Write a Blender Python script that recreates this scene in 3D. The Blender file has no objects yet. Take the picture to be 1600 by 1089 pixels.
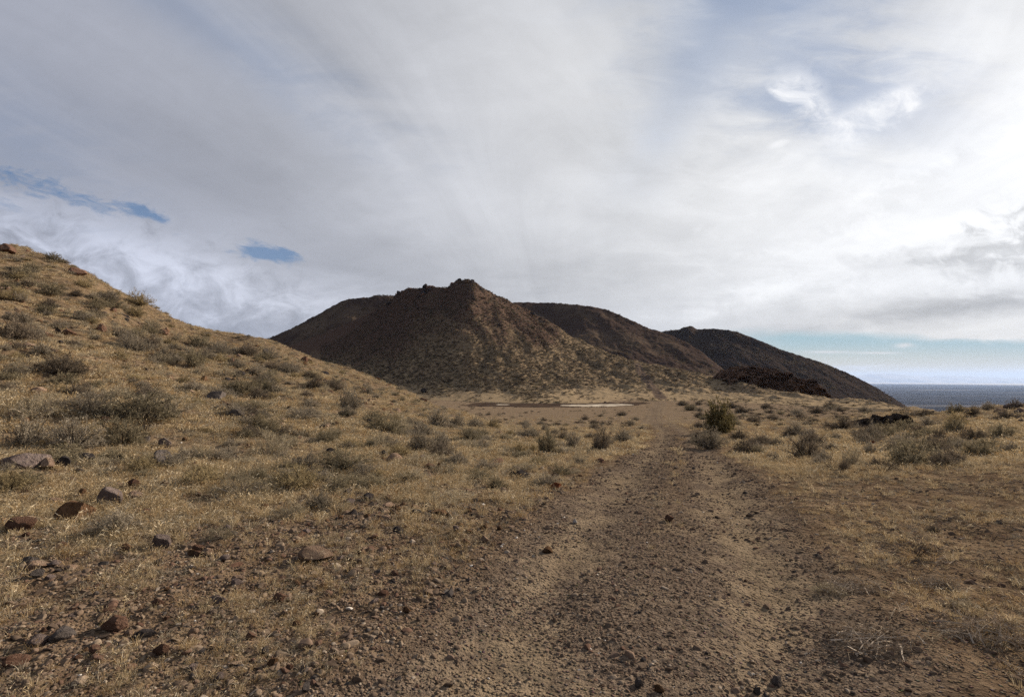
import bpy, math, random
import numpy as np
from math import radians as RAD
random.seed(7)
rng = np.random.default_rng(11)
S = bpy.context.scene

# ---------------------------------------------------------------- camera
W, H, F = 1600.0, 1089.0, 800.0          # the photograph's pixels, focal length in pixels
EYE = 1.65
PITCH = math.atan((594 - H / 2) / F)
cam_d = bpy.data.cameras.new('camera'); cam = bpy.data.objects.new('camera', cam_d)
S.collection.objects.link(cam); S.camera = cam
cam_d.sensor_width = 36; cam_d.lens = 36 * F / W
cam_d.clip_start = 0.05; cam_d.clip_end = 250000
cam.location = (0, 0, EYE); cam.rotation_euler = (math.pi / 2 + PITCH, 0, 0)
SUN_AZ, SUN_EL = RAD(52), RAD(22)        # to the right of straight ahead, above the horizon
S.view_settings.view_transform = 'Standard'; S.view_settings.look = 'None'
S.view_settings.exposure = 0.74       # exposed for the ground under a bright sky; S.view_settings.gamma = 1; S.view_settings.use_curve_mapping = False
S.cycles.max_bounces = 5; S.cycles.diffuse_bounces = 3; S.cycles.glossy_bounces = 2
S.cycles.transmission_bounces = 3; S.cycles.volume_bounces = 1; S.cycles.transparent_max_bounces = 6
S.cycles.use_denoising = False
S.cycles.use_adaptive_sampling = False
SUNV = (math.sin(SUN_AZ) * math.cos(SUN_EL), math.cos(SUN_AZ) * math.cos(SUN_EL), math.sin(SUN_EL))

sun_d = bpy.data.lights.new('sun', 'SUN'); sun = bpy.data.objects.new('sun', sun_d)
S.collection.objects.link(sun)
sun_d.energy = 4.9; sun_d.angle = RAD(0.8); sun_d.color = (1.0, 0.845, 0.67)
from mathutils import Vector
sun.rotation_euler = Vector(SUNV).to_track_quat('Z', 'Y').to_euler()
sun.location = (60, 50, 40)

def uv(px, py):
    """pixel -> (x/y, z/y) of its direction in the world"""
    a, b = (px - W / 2) / F, (H / 2 - py) / F
    y = math.cos(PITCH) - b * math.sin(PITCH); z = math.sin(PITCH) + b * math.cos(PITCH)
    return a / y, z / y

# ---------------------------------------------------------------- node helper: arithmetic on sockets
class X:
    def __init__(s, t, sock): s.t, s.s = t, sock
    def _m(s, op, *o, clamp=False):
        n = s.t.nodes.new('ShaderNodeMath'); n.operation = op; n.use_clamp = clamp
        for i, v in enumerate((s,) + o):
            if isinstance(v, X): s.t.links.new(v.s, n.inputs[i])
            else: n.inputs[i].default_value = v
        return X(s.t, n.outputs[0])
    def __add__(s, o): return s._m('ADD', o)
    __radd__ = __add__
    def __mul__(s, o): return s._m('MULTIPLY', o)
    __rmul__ = __mul__
    def __sub__(s, o): return s._m('SUBTRACT', o)
    def __rsub__(s, o): return (s * -1.0) + o
    def __truediv__(s, o): return s._m('DIVIDE', o)
    def pow(s, o): return s._m('POWER', o)
    def max(s, o): return s._m('MAXIMUM', o)
    def min(s, o): return s._m('MINIMUM', o)
    def clamp(s): return s._m('ADD', 0.0, clamp=True)
    def exp(s): return s._m('EXPONENT')
    def ramp(s, a, b):                       # smooth step from a to b
        n = s.t.nodes.new('ShaderNodeMapRange'); n.interpolation_type = 'SMOOTHSTEP'
        s.t.links.new(s.s, n.inputs[0])
        lo, hi = (a, b) if a < b else (b, a)
        n.inputs[1].default_value = lo; n.inputs[2].default_value = hi
        n.inputs[3].default_value = 0 if a < b else 1; n.inputs[4].default_value = 1 if a < b else 0
        return X(s.t, n.outputs[0])
def comb(t, x, y, z=0.0):
    n = t.nodes.new('ShaderNodeCombineXYZ')
    for i, v in enumerate((x, y, z)):
        if isinstance(v, X): t.links.new(v.s, n.inputs[i])
        else: n.inputs[i].default_value = v
    return X(t, n.outputs[0])
def sep(t, v):
    n = t.nodes.new('ShaderNodeSeparateXYZ'); t.links.new(v.s, n.inputs[0])
    return [X(t, o) for o in n.outputs]
def noise(t, vec, scale, detail=4, rough=0.55, dist=0.0, out=0):
    n = t.nodes.new('ShaderNodeTexNoise'); n.inputs['Scale'].default_value = scale
    n.inputs['Detail'].default_value = detail; n.inputs['Roughness'].default_value = rough
    n.inputs['Distortion'].default_value = dist
    if vec is not None: t.links.new(vec.s, n.inputs['Vector'])
    return X(t, n.outputs[out])
def voro(t, vec, scale, feature='F1', out='Distance', rnd=1.0):
    n = t.nodes.new('ShaderNodeTexVoronoi'); n.feature = feature; n.inputs['Scale'].default_value = scale
    n.inputs['Randomness'].default_value = rnd
    if vec is not None: t.links.new(vec.s, n.inputs['Vector'])
    return X(t, n.outputs[out])
def mixc(t, f, a, b):
    n = t.nodes.new('ShaderNodeMix'); n.data_type = 'RGBA'
    if isinstance(f, X): t.links.new(f.s, n.inputs[0])
    else: n.inputs[0].default_value = f
    for i, v in ((6, a), (7, b)):
        if isinstance(v, X): t.links.new(v.s, n.inputs[i])
        else: n.inputs[i].default_value = (*v, 1)
    return X(t, n.outputs[2])
def scalec(t, c, f):
    n = t.nodes.new('ShaderNodeVectorMath'); n.operation = 'SCALE'
    if isinstance(c, X): t.links.new(c.s, n.inputs[0])
    else: n.inputs[0].default_value = c
    if isinstance(f, X): t.links.new(f.s, n.inputs['Scale'])
    else: n.inputs['Scale'].default_value = f
    return X(t, n.outputs[0])
def addc(t, a, b):
    n = t.nodes.new('ShaderNodeVectorMath'); n.operation = 'ADD'
    for i, v in enumerate((a, b)):
        if isinstance(v, X): t.links.new(v.s, n.inputs[i])
        else: n.inputs[i].default_value = v
    return X(t, n.outputs[0])

# ---------------------------------------------------------------- world: clear sky behind a broken sheet of high cloud
wd = bpy.data.worlds.new('World'); S.world = wd; wd.use_nodes = True
t = wd.node_tree; t.nodes.clear()
wo = t.nodes.new('ShaderNodeOutputWorld'); bg = t.nodes.new('ShaderNodeBackground')
t.links.new(bg.outputs[0], wo.inputs[0])
SKY_STRENGTH = 0.1
bg.inputs[1].default_value = SKY_STRENGTH * 0.605
sky = t.nodes.new('ShaderNodeTexSky'); sky.sky_type = 'NISHITA'; sky.sun_disc = False
sky.sun_elevation = SUN_EL; sky.sun_rotation = SUN_AZ
sky.air_density = 1.0; sky.dust_density = 1.0; sky.ozone_density = 1.6; sky.altitude = 900
tc = t.nodes.new('ShaderNodeTexCoord')
D = X(t, tc.outputs['Generated'])
dx, dy, dz = sep(t, D)
yy = dy.max(0.06)
u, v = dx / yy, dz / yy
zz = dz.max(0.0) + 0.10
qx, qy = dx / zz, dy / zz                       # the cloud sheet seen from below
sa = math.atan2(0.24, 1.0)                       # streak direction over the ground
al = qx * math.sin(sa) + qy * math.cos(sa)
ac = qx * math.cos(sa) - qy * math.sin(sa)
st = noise(t, comb(t, ac * 1.0, al * 0.30, 0.3), 1.25, 7, 0.56, 1.1)
st2 = noise(t, comb(t, ac * 1.0, al * 0.45, 7.7), 0.6, 4, 0.5, 0.9)
puff = noise(t, comb(t, qx, qy * 0.75, 2.0), 2.6, 8, 0.60, 0.3)
puff2 = noise(t, comb(t, u * 5.0, v * 16.0, 4.0), 1.2, 7, 0.60, 0.4)
fine = noise(t, comb(t, u * 9.0, v * 13.0, 9.0), 1.4, 7, 0.62, 0.5)
def blob(px, py, rx, ry, ang=0.0, wob=0.0, src=None):
    """soft patch of sky round a direction; ang counter-clockwise on the sky"""
    u0, v0 = uv(px, py); c, s = math.cos(RAD(ang)), math.sin(RAD(ang))
    a, b = u - u0, v - v0
    p = (a * c + b * s) * (F / rx); q = (b * c - a * s) * (F / ry)
    if wob: q = q + ((src or fine) - 0.5) * (wob * 5.0); p = p + (puff2 - 0.5) * (wob * 3.0)
    return (((p * p) + (q * q)) * -1.0).exp()
n_ = t.nodes.new('ShaderNodeVectorMath'); n_.operation = 'DOT_PRODUCT'
t.links.new(D.s, n_.inputs[0]); n_.inputs[1].default_value = SUNV
cs = X(t, n_.outputs['Value'])
half = (cs * 0.5 + 0.5).max(0.0)
glow = half.pow(4.5) * 0.48 + half.pow(36.0) * 0.27
lum = glow + 0.318
lum = lum * ((st - 0.5) * (v.ramp(0.10, 0.70) * 1.20 + 0.05) + (st2 - 0.5) * (v.ramp(0.05, 0.6) * 0.60 + 0.14) + (puff - 0.5) * (v.ramp(0.75, 0.2) * 0.34) + (fine - 0.5) * 0.16 + 1.0)
# lower bank of white cloud at the left, brighter lower sky at the centre and right
bank = blob(190, 395, 330, 70, -13, 0.5, fine)
bank2 = blob(500, 470, 170, 36, -8, 0.8, fine)
bright = bank * ((fine - 0.40) * 2.4 + 0.30).max(0.0) * 0.50 + bank2 * (fine * 0.5) * 0.38
bright = bright + blob(60, 480, 380, 55, 0, 0.5) * 0.10 + blob(790, 110, 170, 330, -20, 0.35, st) * 0.13 + blob(700, 330, 240, 70, -10, 0.5, st) * 0.06
bright = bright + blob(1120, 400, 330, 150, 8, 0.4, puff2) * 0.10 + blob(1000, 150, 150, 220, -25, 0.9, st) * 0.10
bright = bright + blob(1330, 410, 230, 60, 8, 1.2, fine) * (puff2 - 0.2) * 0.34
bright = bright + blob(1640, 160, 260, 260, 0, 0.15) * 0.10
dark = blob(1580, 395, 150, 34, 10, 1.5, fine) * 0.40 + blob(1520, 478, 230, 18, 4, 0.7, puff2) * 0.46 + blob(1290, 515, 150, 11, 2, 1.0, puff2) * 0.20
dark = dark + blob(930, 420, 150, 40, 3, 1.2, puff2) * 0.13 + blob(420, 480, 90, 20, 0, 1.0, fine) * 0.10 + blob(700, 420, 260, 40, -5, 0.8, puff2) * 0.07
dark = dark + blob(1420, 295, 170, 20, 22, 1.2, fine) * 0.10
lum = lum * (1.0 - dark) + bright
lum = lum.max(0.05)
# thin edges of the sheet let the blue through
thin = blob(1200, -10, 250, 80, -4, 0.4, st) * 0.60 + blob(1075, 130, 50, 150, -30, 0.5, st) * 0.30 + blob(1310, 140, 190, 85, -12, 0.5, puff2) * 0.62 + blob(330, 20, 300, 50, -33, 0.8, st) * 0.34
thin = thin + blob(60, 190, 170, 80, -35, 1.2, st) * 0.24 + blob(1010, 130, 60, 120, -28, 1.2, st) * 0.14
hole = blob(115, 306, 200, 17, -15, 0.9, fine) * 1.0 + blob(420, 398, 54, 14, -6, 0.6, fine) * 1.7 + blob(232, 336, 36, 9, -24, 0.5, fine) * 0.9 + blob(10, 318, 50, 14, 0, 0.6, fine) * 0.5
hc, hs = math.cos(RAD(-15)), math.sin(RAD(-15))
hn = noise(t, comb(t, (u * hc + v * hs) * 5.0, (v * hc - u * hs) * 24.0, 1.0), 1.0, 8, 0.62, 0.6)
hn2 = noise(t, comb(t, (u * hc + v * hs) * 17.0, (v * hc - u * hs) * 60.0, 5.0), 1.0, 6, 0.65, 0.8)
hole = (hole * 1.1 + (hn - 0.5) * 2.0 + (hn2 - 0.5) * 2.6 - 0.36).clamp() * hole.ramp(0.02, 0.60) * 0.85
gap = (thin + hole).min(1.0)
# clear band above the right horizon, its upper edge ragged
edge = v - uv(1500, 528)[1] + (puff2 - 0.5) * 0.035 + (u - 0.9) * 0.030
band = edge.ramp(0.010, -0.012) * u.ramp(0.34, 0.56)
wisps = blob(1292, 550, 34, 2.0, 0) + blob(1372, 551.5, 32, 1.8, 0) + blob(1416, 540, 14, 3.4, 0, 0.6) + blob(1350, 573, 46, 3.0, 1, 0.6) * 0.9 + blob(1440, 577, 28, 2.2, 0) * 0.5 + blob(1594, 579, 26, 1.8, 0) * 0.7 + blob(1570, 524, 90, 5.0, 1, 0.8)
band = (band - wisps * 0.85).clamp()
cumul = blob(1252, 142, 52, 36, -38, 0.45, fine) + blob(1350, 190, 92, 28, 22, 0.45, fine) + blob(1395, 158, 56, 17, 24, 0.4, fine) + blob(1213, 226, 18, 7, 18, 0.6, fine) * 0.7 + blob(1278, 178, 18, 22, -15, 0.8, fine) * 0.6
cumul = ((cumul - 0.22) * 2.2).clamp() * ((fine - 0.34) * 3.0).clamp()
warm = v.ramp(0.20, 0.02) * u.ramp(0.2, 0.9)
wisp = (fine - 0.5) * 1.0
hue = mixc(t, half.ramp(0.45, 0.97), (0.875, 0.925, 1.10), (0.985, 0.99, 1.0))
hue = mixc(t, warm * 0.9, hue, (1.05, 0.99, 0.88))
cloud = scalec(t, hue, lum * (1.0 / SKY_STRENGTH))
blue = mixc(t, 0.35, scalec(t, X(t, sky.outputs[0]), 0.75), (1.5, 3.0, 6.0))
col = mixc(t, gap, cloud, blue)
clear = mixc(t, v.ramp(0.008, 0.085), (7.4, 6.4, 4.1), (3.7, 5.2, 5.4))
col = mixc(t, band, col, clear)
col = mixc(t, cumul * 0.88, col, (10.2, 10.2, 10.3))
t.links.new(col.s, bg.inputs[0])

# ---------------------------------------------------------------- noise and interpolation in numpy
def _hash(ix, iy, seed):
    h = (ix.astype(np.int64) * 374761393 + iy.astype(np.int64) * 668265263 + seed * 974634221) & 0xFFFFFFFF
    h = ((h ^ (h >> 13)) * 1274126177) & 0xFFFFFFFF
    return ((h ^ (h >> 16)) & 0xFFFF) / 65535.0 * 2 * np.pi
def perlin(x, y, seed=0):
    x0, y0 = np.floor(x), np.floor(y); fx, fy = x - x0, y - y0
    sx = fx * fx * fx * (fx * (fx * 6 - 15) + 10); sy = fy * fy * fy * (fy * (fy * 6 - 15) + 10)
    def g(a, b):
        w = _hash(x0 + a, y0 + b, seed); return np.cos(w) * (fx - a) + np.sin(w) * (fy - b)
    return ((g(0, 0) * (1 - sx) + g(1, 0) * sx) * (1 - sy) + (g(0, 1) * (1 - sx) + g(1, 1) * sx) * sy) * 1.5
def fbm(x, y, lam, octv=4, seed=0, gain=0.5):
    o, a = 0, 1.0
    for k in range(octv):
        o = o + a * perlin(x / lam + 17.3 * k, y / lam - 9.1 * k, seed + k); lam /= 2.03; a *= gain
    return o
def ridged(x, y, lam, octv=3, seed=0):
    o, a = 0, 1.0
    for k in range(octv):
        o = o + a * (1 - 2 * np.abs(perlin(x / lam + 3.1 * k, y / lam + 5.7 * k, seed + k))); lam /= 2.1; a *= 0.5
    return o
def pchip(x, y, q):
    x, y, q = map(np.asarray, (x, y, q)); x = x.astype(float); y = y.astype(float)
    h = np.diff(x); d = np.diff(y) / h; m = np.zeros(len(x))
    for i in range(1, len(x) - 1):
        if d[i - 1] * d[i] > 0:
            w1, w2 = 2 * h[i] + h[i - 1], h[i] + 2 * h[i - 1]
            m[i] = (w1 + w2) / (w1 / d[i - 1] + w2 / d[i])
    m[0], m[-1] = d[0], d[-1]
    q = np.clip(q, x[0], x[-1]); i = np.clip(np.searchsorted(x, q) - 1, 0, len(h) - 1)
    s = (q - x[i]) / h[i]
    return (y[i] * (1 + 2 * s) * (1 - s) ** 2 + m[i] * h[i] * s * (1 - s) ** 2 + y[i + 1] * s * s * (3 - 2 * s) - m[i + 1] * h[i] * s * s * (1 - s))
sstep = lambda a, b, x: (lambda q: q * q * (3 - 2 * q))(np.clip((x - a) / (b - a), 0, 1))

# ---------------------------------------------------------------- the ground: distances (m) and where that ground lies
# each column: a direction, then (depth, row in the photograph) or (depth, None, height)
VALLEY = -250.0
cols = {
 -420: [(5, None, .2), (10, None, 1.6), (20, None, 6), (35, None, 12.5), (50, None, 17), (90, None, 10), (160, None, -5), (300, None, -40)],
 0:    [(6.4, 801), (10, 690), (14, 612), (20, 530), (30, 455), (45, 390), (60, None, 13.6), (100, None, 5), (200, None, -16)],
 110:  [(6.4, 802), (10, 704), (14, 630), (20, 560), (30, 493), (45, 424), (62, None, 12.2), (100, None, 3), (200, None, -14)],
 200:  [(6.4, 802), (10, 713), (14, 648), (20, 588), (30, 530), (40, 494), (50, 468), (66, None, 8.7), (100, None, 0), (200, None, -12)],
 300:  [(6.4, 803), (10, 718), (14, 660), (20, 612), (30, 562), (42, 532), (52, 512), (70, None, 6.6), (105, None, -1), (200, None, -8)],
 420:  [(6.4, 804), (10, 723), (15, 666), (22, 621), (32, 579), (45, 549), (55, 535), (70, None, 5.2), (110, None, -2.5), (200, None, -5)],
 500:  [(6.4, 804), (10, 726), (15, 677), (22, 636), (32, 601), (45, 576), (55, 565), (70, None, 2.8), (110, None, -3.5), (200, None, -5)],
 560:  [(6.4, 804), (10, 729), (15, 686), (22, 651), (32, 620), (45, 594), (55, 583.5), (70, None, 1.1), (110, None, -4.2), (200, None, -4.8)],
 640:  [(6.4, 805), (10, 733), (15, 696), (22, 668), (32, 641), (42, 622), (50, 612), (65, None, -1.2), (100, None, -4.7), (150, None, -5.3), (200, None, -4.2)],
 720:  [(6.4, 807), (10, 739), (15, 706), (22, 681), (30, 661), (38, 646), (52, None, -2.6), (90, None, -4.8), (150, None, -5.5), (200, None, -4.3)],
 800:  [(6.4, 808), (10, 745), (15, 713), (22, 691), (29, 675), (42, None, -2.2), (62, None, -3.5), (90, None, -4.8), (150, None, -5.6), (200, None, -4.2)],
 900:  [(6.4, 809), (10, 748), (15, 716), (25, 692), (40, 671), (62, None, -3.7), (90, None, -4.8), (150, None, -5.6), (200, None, -3.8)],
 1040: [(6.4, 809), (10, 748), (15, 716), (25, 690), (45, 664), (90, 650), (150, 631), (200, 616), (260, None, -6)],
 1200: [(6.4, 806), (10, 745), (15, 716), (25, 688), (45, 662), (90, 645), (140, 632.5), (190, 625), (260, None, -14)],
 1330: [(6.4, 801), (10, 738), (15, 708), (25, 680), (40, 660), (70, 646), (110, 638.5), (150, None, -9), (250, None, -35)],
 1420: [(6.4, 798), (10, 735), (15, 706), (25, 676), (40, 653), (60, 642), (80, None, -4.6), (120, None, -14), (250, None, -50)],
 1500: [(6.4, 795), (10, 730), (15, 700), (25, 665), (37, 642), (50, None, -1.6), (80, None, -7), (120, None, -18), (250, None, -55)],
 1600: [(6.4, 790), (10, 722), (15, 690), (25, 652), (36, 635), (50, None, -1.0), (80, None, -6), (120, None, -16), (250, None, -55)],
 2000: [(6.4, None, .05), (15, None, .1), (30, None, .2), (50, None, -.6), (80, None, -5), (250, None, -55)],
}
LR = np.linspace(math.log(0.3), math.log(90000), 900)
phis, rows = [], []
def addcol(phi, pts):
    r = [0.3, 2.4] + [p[0] for p in pts]; z = [0, 0] + [p[1] for p in pts]
    zl = z[-1]
    rr = r[-1]
    r += [rr * 2.2, max(rr * 5, 2200), 5000, 90000]; z += [zl + (VALLEY - zl) * .45, VALLEY + 8, VALLEY, VALLEY]
    phis.append(phi); rows.append(pchip(np.log(r), z, LR))
addcol(-math.pi, [(30, 0), (60, -2), (200, -20)]); addcol(-2.2, [(6, .2), (12, 1), (40, 5), (80, 5), (250, -25)])
addcol(-1.45, [(5, .4), (10, 2.2), (20, 6), (45, 14), (60, 15), (100, 9), (300, -40)])
for px, pts in cols.items():
    uu = uv(px, 594)[0]; c = math.cos(math.atan(uu)); q = []
    for p in pts:
        z = p[2] if p[1] is None else EYE + p[0] * uv(px, p[1])[1]
        q.append((p[0] / c, z))
    addcol(math.atan(uu), q)
addcol(1.45, [(10, 0), (40, 0), (80, -4), (250, -50)]); addcol(2.2, [(10, 0), (40, -.5), (80, -5), (250, -50)]); addcol(math.pi, [(30, 0), (60, -2), (200, -20)])
PH = np.linspace(-math.pi, math.pi, 2881)
rows = np.array(rows); phis = np.array(phis)
GT = np.empty((len(PH), len(LR)))
for k in range(len(LR)): GT[:, k] = pchip(phis, rows[:, k], PH)
ker = np.exp(-np.linspace(-2, 2, 13) ** 2); ker /= ker.sum()
pad = np.concatenate([GT[-7:-1], GT, GT[1:7]])
GT = sum(ker[i] * pad[i:i + len(PH)] for i in range(13))

# road: a straight pair of ruts, bending left out on the flat
road_pts = np.array([(-1.6, -4), (-.3, 0), (1.16, 4.3), (1.9, 6.4), (4.8, 15), (8.1, 25), (11.0, 35), (13.3, 45), (17.0, 62), (24.7, 90), (34, 122), (43.5, 150), (46.5, 166)])
RW = np.array([1.5, 1.5, 1.5, 1.5, 1.4, 1.2, 1.1, 1.1, 1.15, 1.35, 1.5, 1.5, 1.3])
def polydist(x, y, P, extra=None):
    best = np.full(np.shape(x), 1e9); sgn = np.zeros(np.shape(x)); ex = np.zeros(np.shape(x))
    for i in range(len(P) - 1):
        a, b = P[i], P[i + 1]; d = b - a; L = d @ d
        q = np.clip(((x - a[0]) * d[0] + (y - a[1]) * d[1]) / L, 0, 1)
        ox, oy = x - (a[0] + q * d[0]), y - (a[1] + q * d[1]); dd = np.hypot(ox, oy)
        m = dd < best; best = np.where(m, dd, best)
        sgn = np.where(m, np.sign(ox * d[1] - oy * d[0]), sgn)
        if extra is not None: ex = np.where(m, extra[i] + q * (extra[i + 1] - extra[i]), ex)
    return best, sgn, ex
def ground(x, y, detail=True):
    x = np.asarray(x, float); y = np.asarray(y, float)
    r = np.maximum(np.hypot(x, y), 0.31); ph = np.arctan2(x, y)
    fi = (ph + math.pi) / (2 * math.pi) * (len(PH) - 1); fj = (np.log(r) - LR[0]) / (LR[1] - LR[0])
    i = np.clip(fi.astype(int), 0, len(PH) - 2); j = np.clip(fj.astype(int), 0, len(LR) - 2)
    a, b = fi - i, np.clip(fj - j, 0, 1)
    z = (GT[i, j] * (1 - a) + GT[i + 1, j] * a) * (1 - b) + (GT[i, j + 1] * (1 - a) + GT[i + 1, j + 1] * a) * b
    left = sstep(-2, -14, x) * sstep(120, 60, r)
    amp = sstep(2, 14, r) * sstep(400, 150, r)
    z = z + amp * (0.10 + 0.22 * left) * fbm(x, y, 7.0, 3, 3) * sstep(110, 40, r) + .16 * left * sstep(18, 35, r) * fbm(x, y, 1.8, 3, 13)
    if detail:
        d, s, w = polydist(x, y, road_pts, RW); near = sstep(60, 12, r); on = sstep(w + .35, w - .25, d)
        z = z + near * (1 - .75 * on) * (0.030 * fbm(x, y, 0.9, 3, 8) + .05 * left * np.maximum(fbm(x, y, 1.7, 2, 28), 0))
        rut = np.exp(-((d - .80) / .28) ** 2)
        z = z - on * near * (.045 * rut) + on * near * .012 * np.exp(-(d / .3) ** 2)
        z = z + near * .010 * fbm(x, y, .22, 3, 31) * sstep(30, 12, r)
        bank = np.exp(-((d - w - .15) / .22) ** 2) * near
        z = z + .03 * bank * (s > 0) + .015 * bank * (s < 0)
    return z

# ---------------------------------------------------------------- the hills beyond the flat
def interp(tab, px): a = np.array(tab, float); return pchip(a[:, 0], a[:, 1], px)
class Hill:
    def __init__(s, sil, crest, foot, zfoot, fall, pw, rough, lo=0.25):
        s.sil, s.crest, s.foot, s.zfoot, s.fall, s.pw, s.rough, s.lo = sil, crest, foot, zfoot, fall, pw, rough, lo
        s.p0, s.p1 = sil[0][0], sil[-1][0]
        s.gx = np.arange(s.p0 - 300, s.p1 + 300, 2.0); row = interp(sil, s.gx)
        k = np.exp(-(np.arange(-80, 81) / 34.0) ** 2); s.gsm = np.convolve(np.pad(row, 80, 'edge'), k / k.sum(), 'valid')
    def z(s, x, y):
        """height at points; y is the depth from the road-end viewpoint"""
        px = W / 2 + F * np.clip(x / y, -3, 3) * (math.cos(PITCH) + 0.0)
        pxc = np.clip(px, s.p0, s.p1)
        wob = 10 * fbm(x, y, 55, 3, 77) * s.rough
        R = interp(s.crest, pxc) + wob; Fo = interp(s.foot, pxc)
        q0 = (y - Fo) / (R - Fo); top = sstep(.50, .98, q0)             # broad shoulders below, the knobbly crest only at the top
        row = interp(s.sil, pxc) * top + np.interp(pxc, s.gx, s.gsm) * (1 - top); uvv = (math.sin(PITCH) + (H / 2 - row) / F * math.cos(PITCH)) / (math.cos(PITCH) - (H / 2 - row) / F * math.sin(PITCH))
        zc = EYE + R * uvv; zf = interp(s.zfoot, pxc)
        q = (y - Fo) / (R - Fo); qc = np.clip(q, 0, 1)
        sh = s.lo * qc + (1 - s.lo) * qc ** s.pw
        z = zf + (zc - zf) * sh
        z = np.where(q < 0, zf + (y - Fo) * .35, z)
        z = np.where(q > 1, zc - (y - R) * s.fall - .002 * (y - R) ** 2, z)
        env = np.clip(qc * 1.6, 0, 1) * np.clip((1.04 - qc) * 4, 0.0, 1)
        gul = ridged(x * 1.0 + .25 * y, y * .32, 34, 3, 5) - .3
        z = z + s.rough * env * (1.5 * gul + 2.6 * fbm(x, y, 60, 2, 71) * sstep(1100, 940, px)) + s.rough * np.clip(q * 3, 0, 1) * (0.85 * fbm(x, y, 7, 4, 41) + 1.2 * env * fbm(x, y, 22, 3, 61) + .28 * env * np.abs(fbm(x, y * .5, 11, 2, 63)))
        edge = np.minimum(px - s.p0, s.p1 - px)
        return z - np.where(edge < 0, -edge * .6, 0)
hillA = Hill(
  [(330, 575), (380, 562), (440, 545), (500, 524), (540, 507), (570, 492), (592, 480), (608, 470), (622, 457), (635, 452), (650, 449), (670, 447), (688, 447), (697, 450), (706, 444), (716, 437), (727, 435.5), (740, 439), (752, 449), (765, 457), (785, 466), (800, 473),
   (830, 488), (860, 504), (900, 529), (950, 551), (1000, 566), (1050, 575), (1100, 585), (1140, 592), (1200, 606), (1250, 619), (1300, 630), (1350, 636.5), (1420, 642), (1470, 660)],
  [(330, 330), (440, 330), (600, 300), (650, 282), (727, 268), (800, 276), (900, 286), (950, 276), (1000, 262), (1100, 244), (1200, 222), (1300, 196), (1420, 150), (1470, 140)],
  [(330, 215), (440, 200), (560, 182), (700, 168), (800, 160), (900, 158), (1000, 164), (1100, 160), (1200, 148), (1300, 132), (1420, 112), (1470, 105)],
  [(330, -4.5), (440, -4.5), (700, -5.0), (900, -5.3), (1040, -5.0), (1200, -5.1), (1300, -5.0), (1420, -4.8), (1470, -6)], .75, 1.75, 1.0)
hillB = Hill(
  [(300, 640), (380, 548), (430, 525), (470, 505), (510, 483), (540, 468), (570, 464), (600, 461.5), (650, 463), (700, 474), (735, 495), (770, 480), (790, 475), (810, 472.5), (850, 473), (900, 476), (945, 483), (985, 499), (1010, 511), (1040, 521), (1070, 534), (1100, 553), (1130, 577), (1150, 590), (1200, 618), (1240, 640)],
  [(300, 380), (540, 400), (650, 420), (810, 500), (950, 480), (1040, 450), (1130, 400), (1240, 360)],
  [(300, 250), (540, 270), (650, 300), (810, 330), (950, 320), (1040, 310), (1130, 290), (1240, 270)],
  [(300, -8), (1000, -8), (1240, -15)], .6, 1.35, .75, .35)
hillC = Hill(
  [(960, 548), (1000, 530), (1040, 517), (1060, 514.5), (1078, 509.5), (1092, 514), (1110, 514), (1140, 516), (1180, 529), (1215, 544), (1250, 555.5), (1290, 569), (1340, 591), (1380, 614), (1420, 640), (1450, 658), (1500, 690)],
  [(960, 820), (1078, 800), (1250, 760), (1420, 700), (1500, 680)],
  [(960, 560), (1250, 540), (1500, 520)],
  [(960, -42), (1300, -48), (1500, -75)], .55, 1.3, .8, .35)

# ---------------------------------------------------------------- meshes
def tag(o, label=None, cat=None, group=None, kind=None):
    if label: o['label'] = label
    if cat: o['category'] = cat
    if group: o['group'] = group
    if kind: o['kind'] = kind
    return o
def mesh_from(name, v, faces, mat=None, normals=None, smooth=True, attrs=None):
    """v (n,3), faces (m,k) arrays"""
    me = bpy.data.meshes.new(name); v = np.asarray(v, np.float32); faces = np.asarray(faces, np.int32)
    m, k = faces.shape
    me.vertices.add(len(v)); me.vertices.foreach_set('co', v.ravel())
    me.loops.add(m * k); me.loops.foreach_set('vertex_index', faces.ravel())
    me.polygons.add(m); me.polygons.foreach_set('loop_start', np.arange(m, dtype=np.int32) * k)
    me.polygons.foreach_set('use_smooth', np.full(m, smooth))
    me.update(calc_edges=True)
    if mat: me.materials.append(mat)
    for n, a in (attrs or {}).items():
        at = me.attributes.new(n, 'FLOAT', 'POINT'); at.data.foreach_set('value', np.asarray(a, np.float32).ravel())
    if normals is not None: me.normals_split_custom_set_from_vertices([tuple(q) for q in normals])
    return me
def link(name, me, parent=None):
    o = bpy.data.objects.new(name, me); S.collection.objects.link(o)
    if parent: o.parent = parent
    return o

def newmat(name):
    m = bpy.data.materials.new(name); m.use_nodes = True; tt = m.node_tree
    b = tt.nodes['Principled BSDF']; b.inputs['Roughness'].default_value = .92; b.inputs['Specular IOR Level'].default_value = 0.0
    return m, tt, b
def attr(tt, n):
    a = tt.nodes.new('ShaderNodeAttribute'); a.attribute_name = n; return X(tt, a.outputs['Fac'])
def pos(tt):
    g = tt.nodes.new('ShaderNodeNewGeometry'); return X(tt, g.outputs['Position'])
def bump(tt, b, h, strength, dist):
    n = tt.nodes.new('ShaderNodeBump'); n.inputs['Strength'].default_value = strength; n.inputs['Distance'].default_value = dist
    tt.links.new(h.s, n.inputs['Height']); tt.links.new(n.outputs[0], b.inputs['Normal'])

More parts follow.
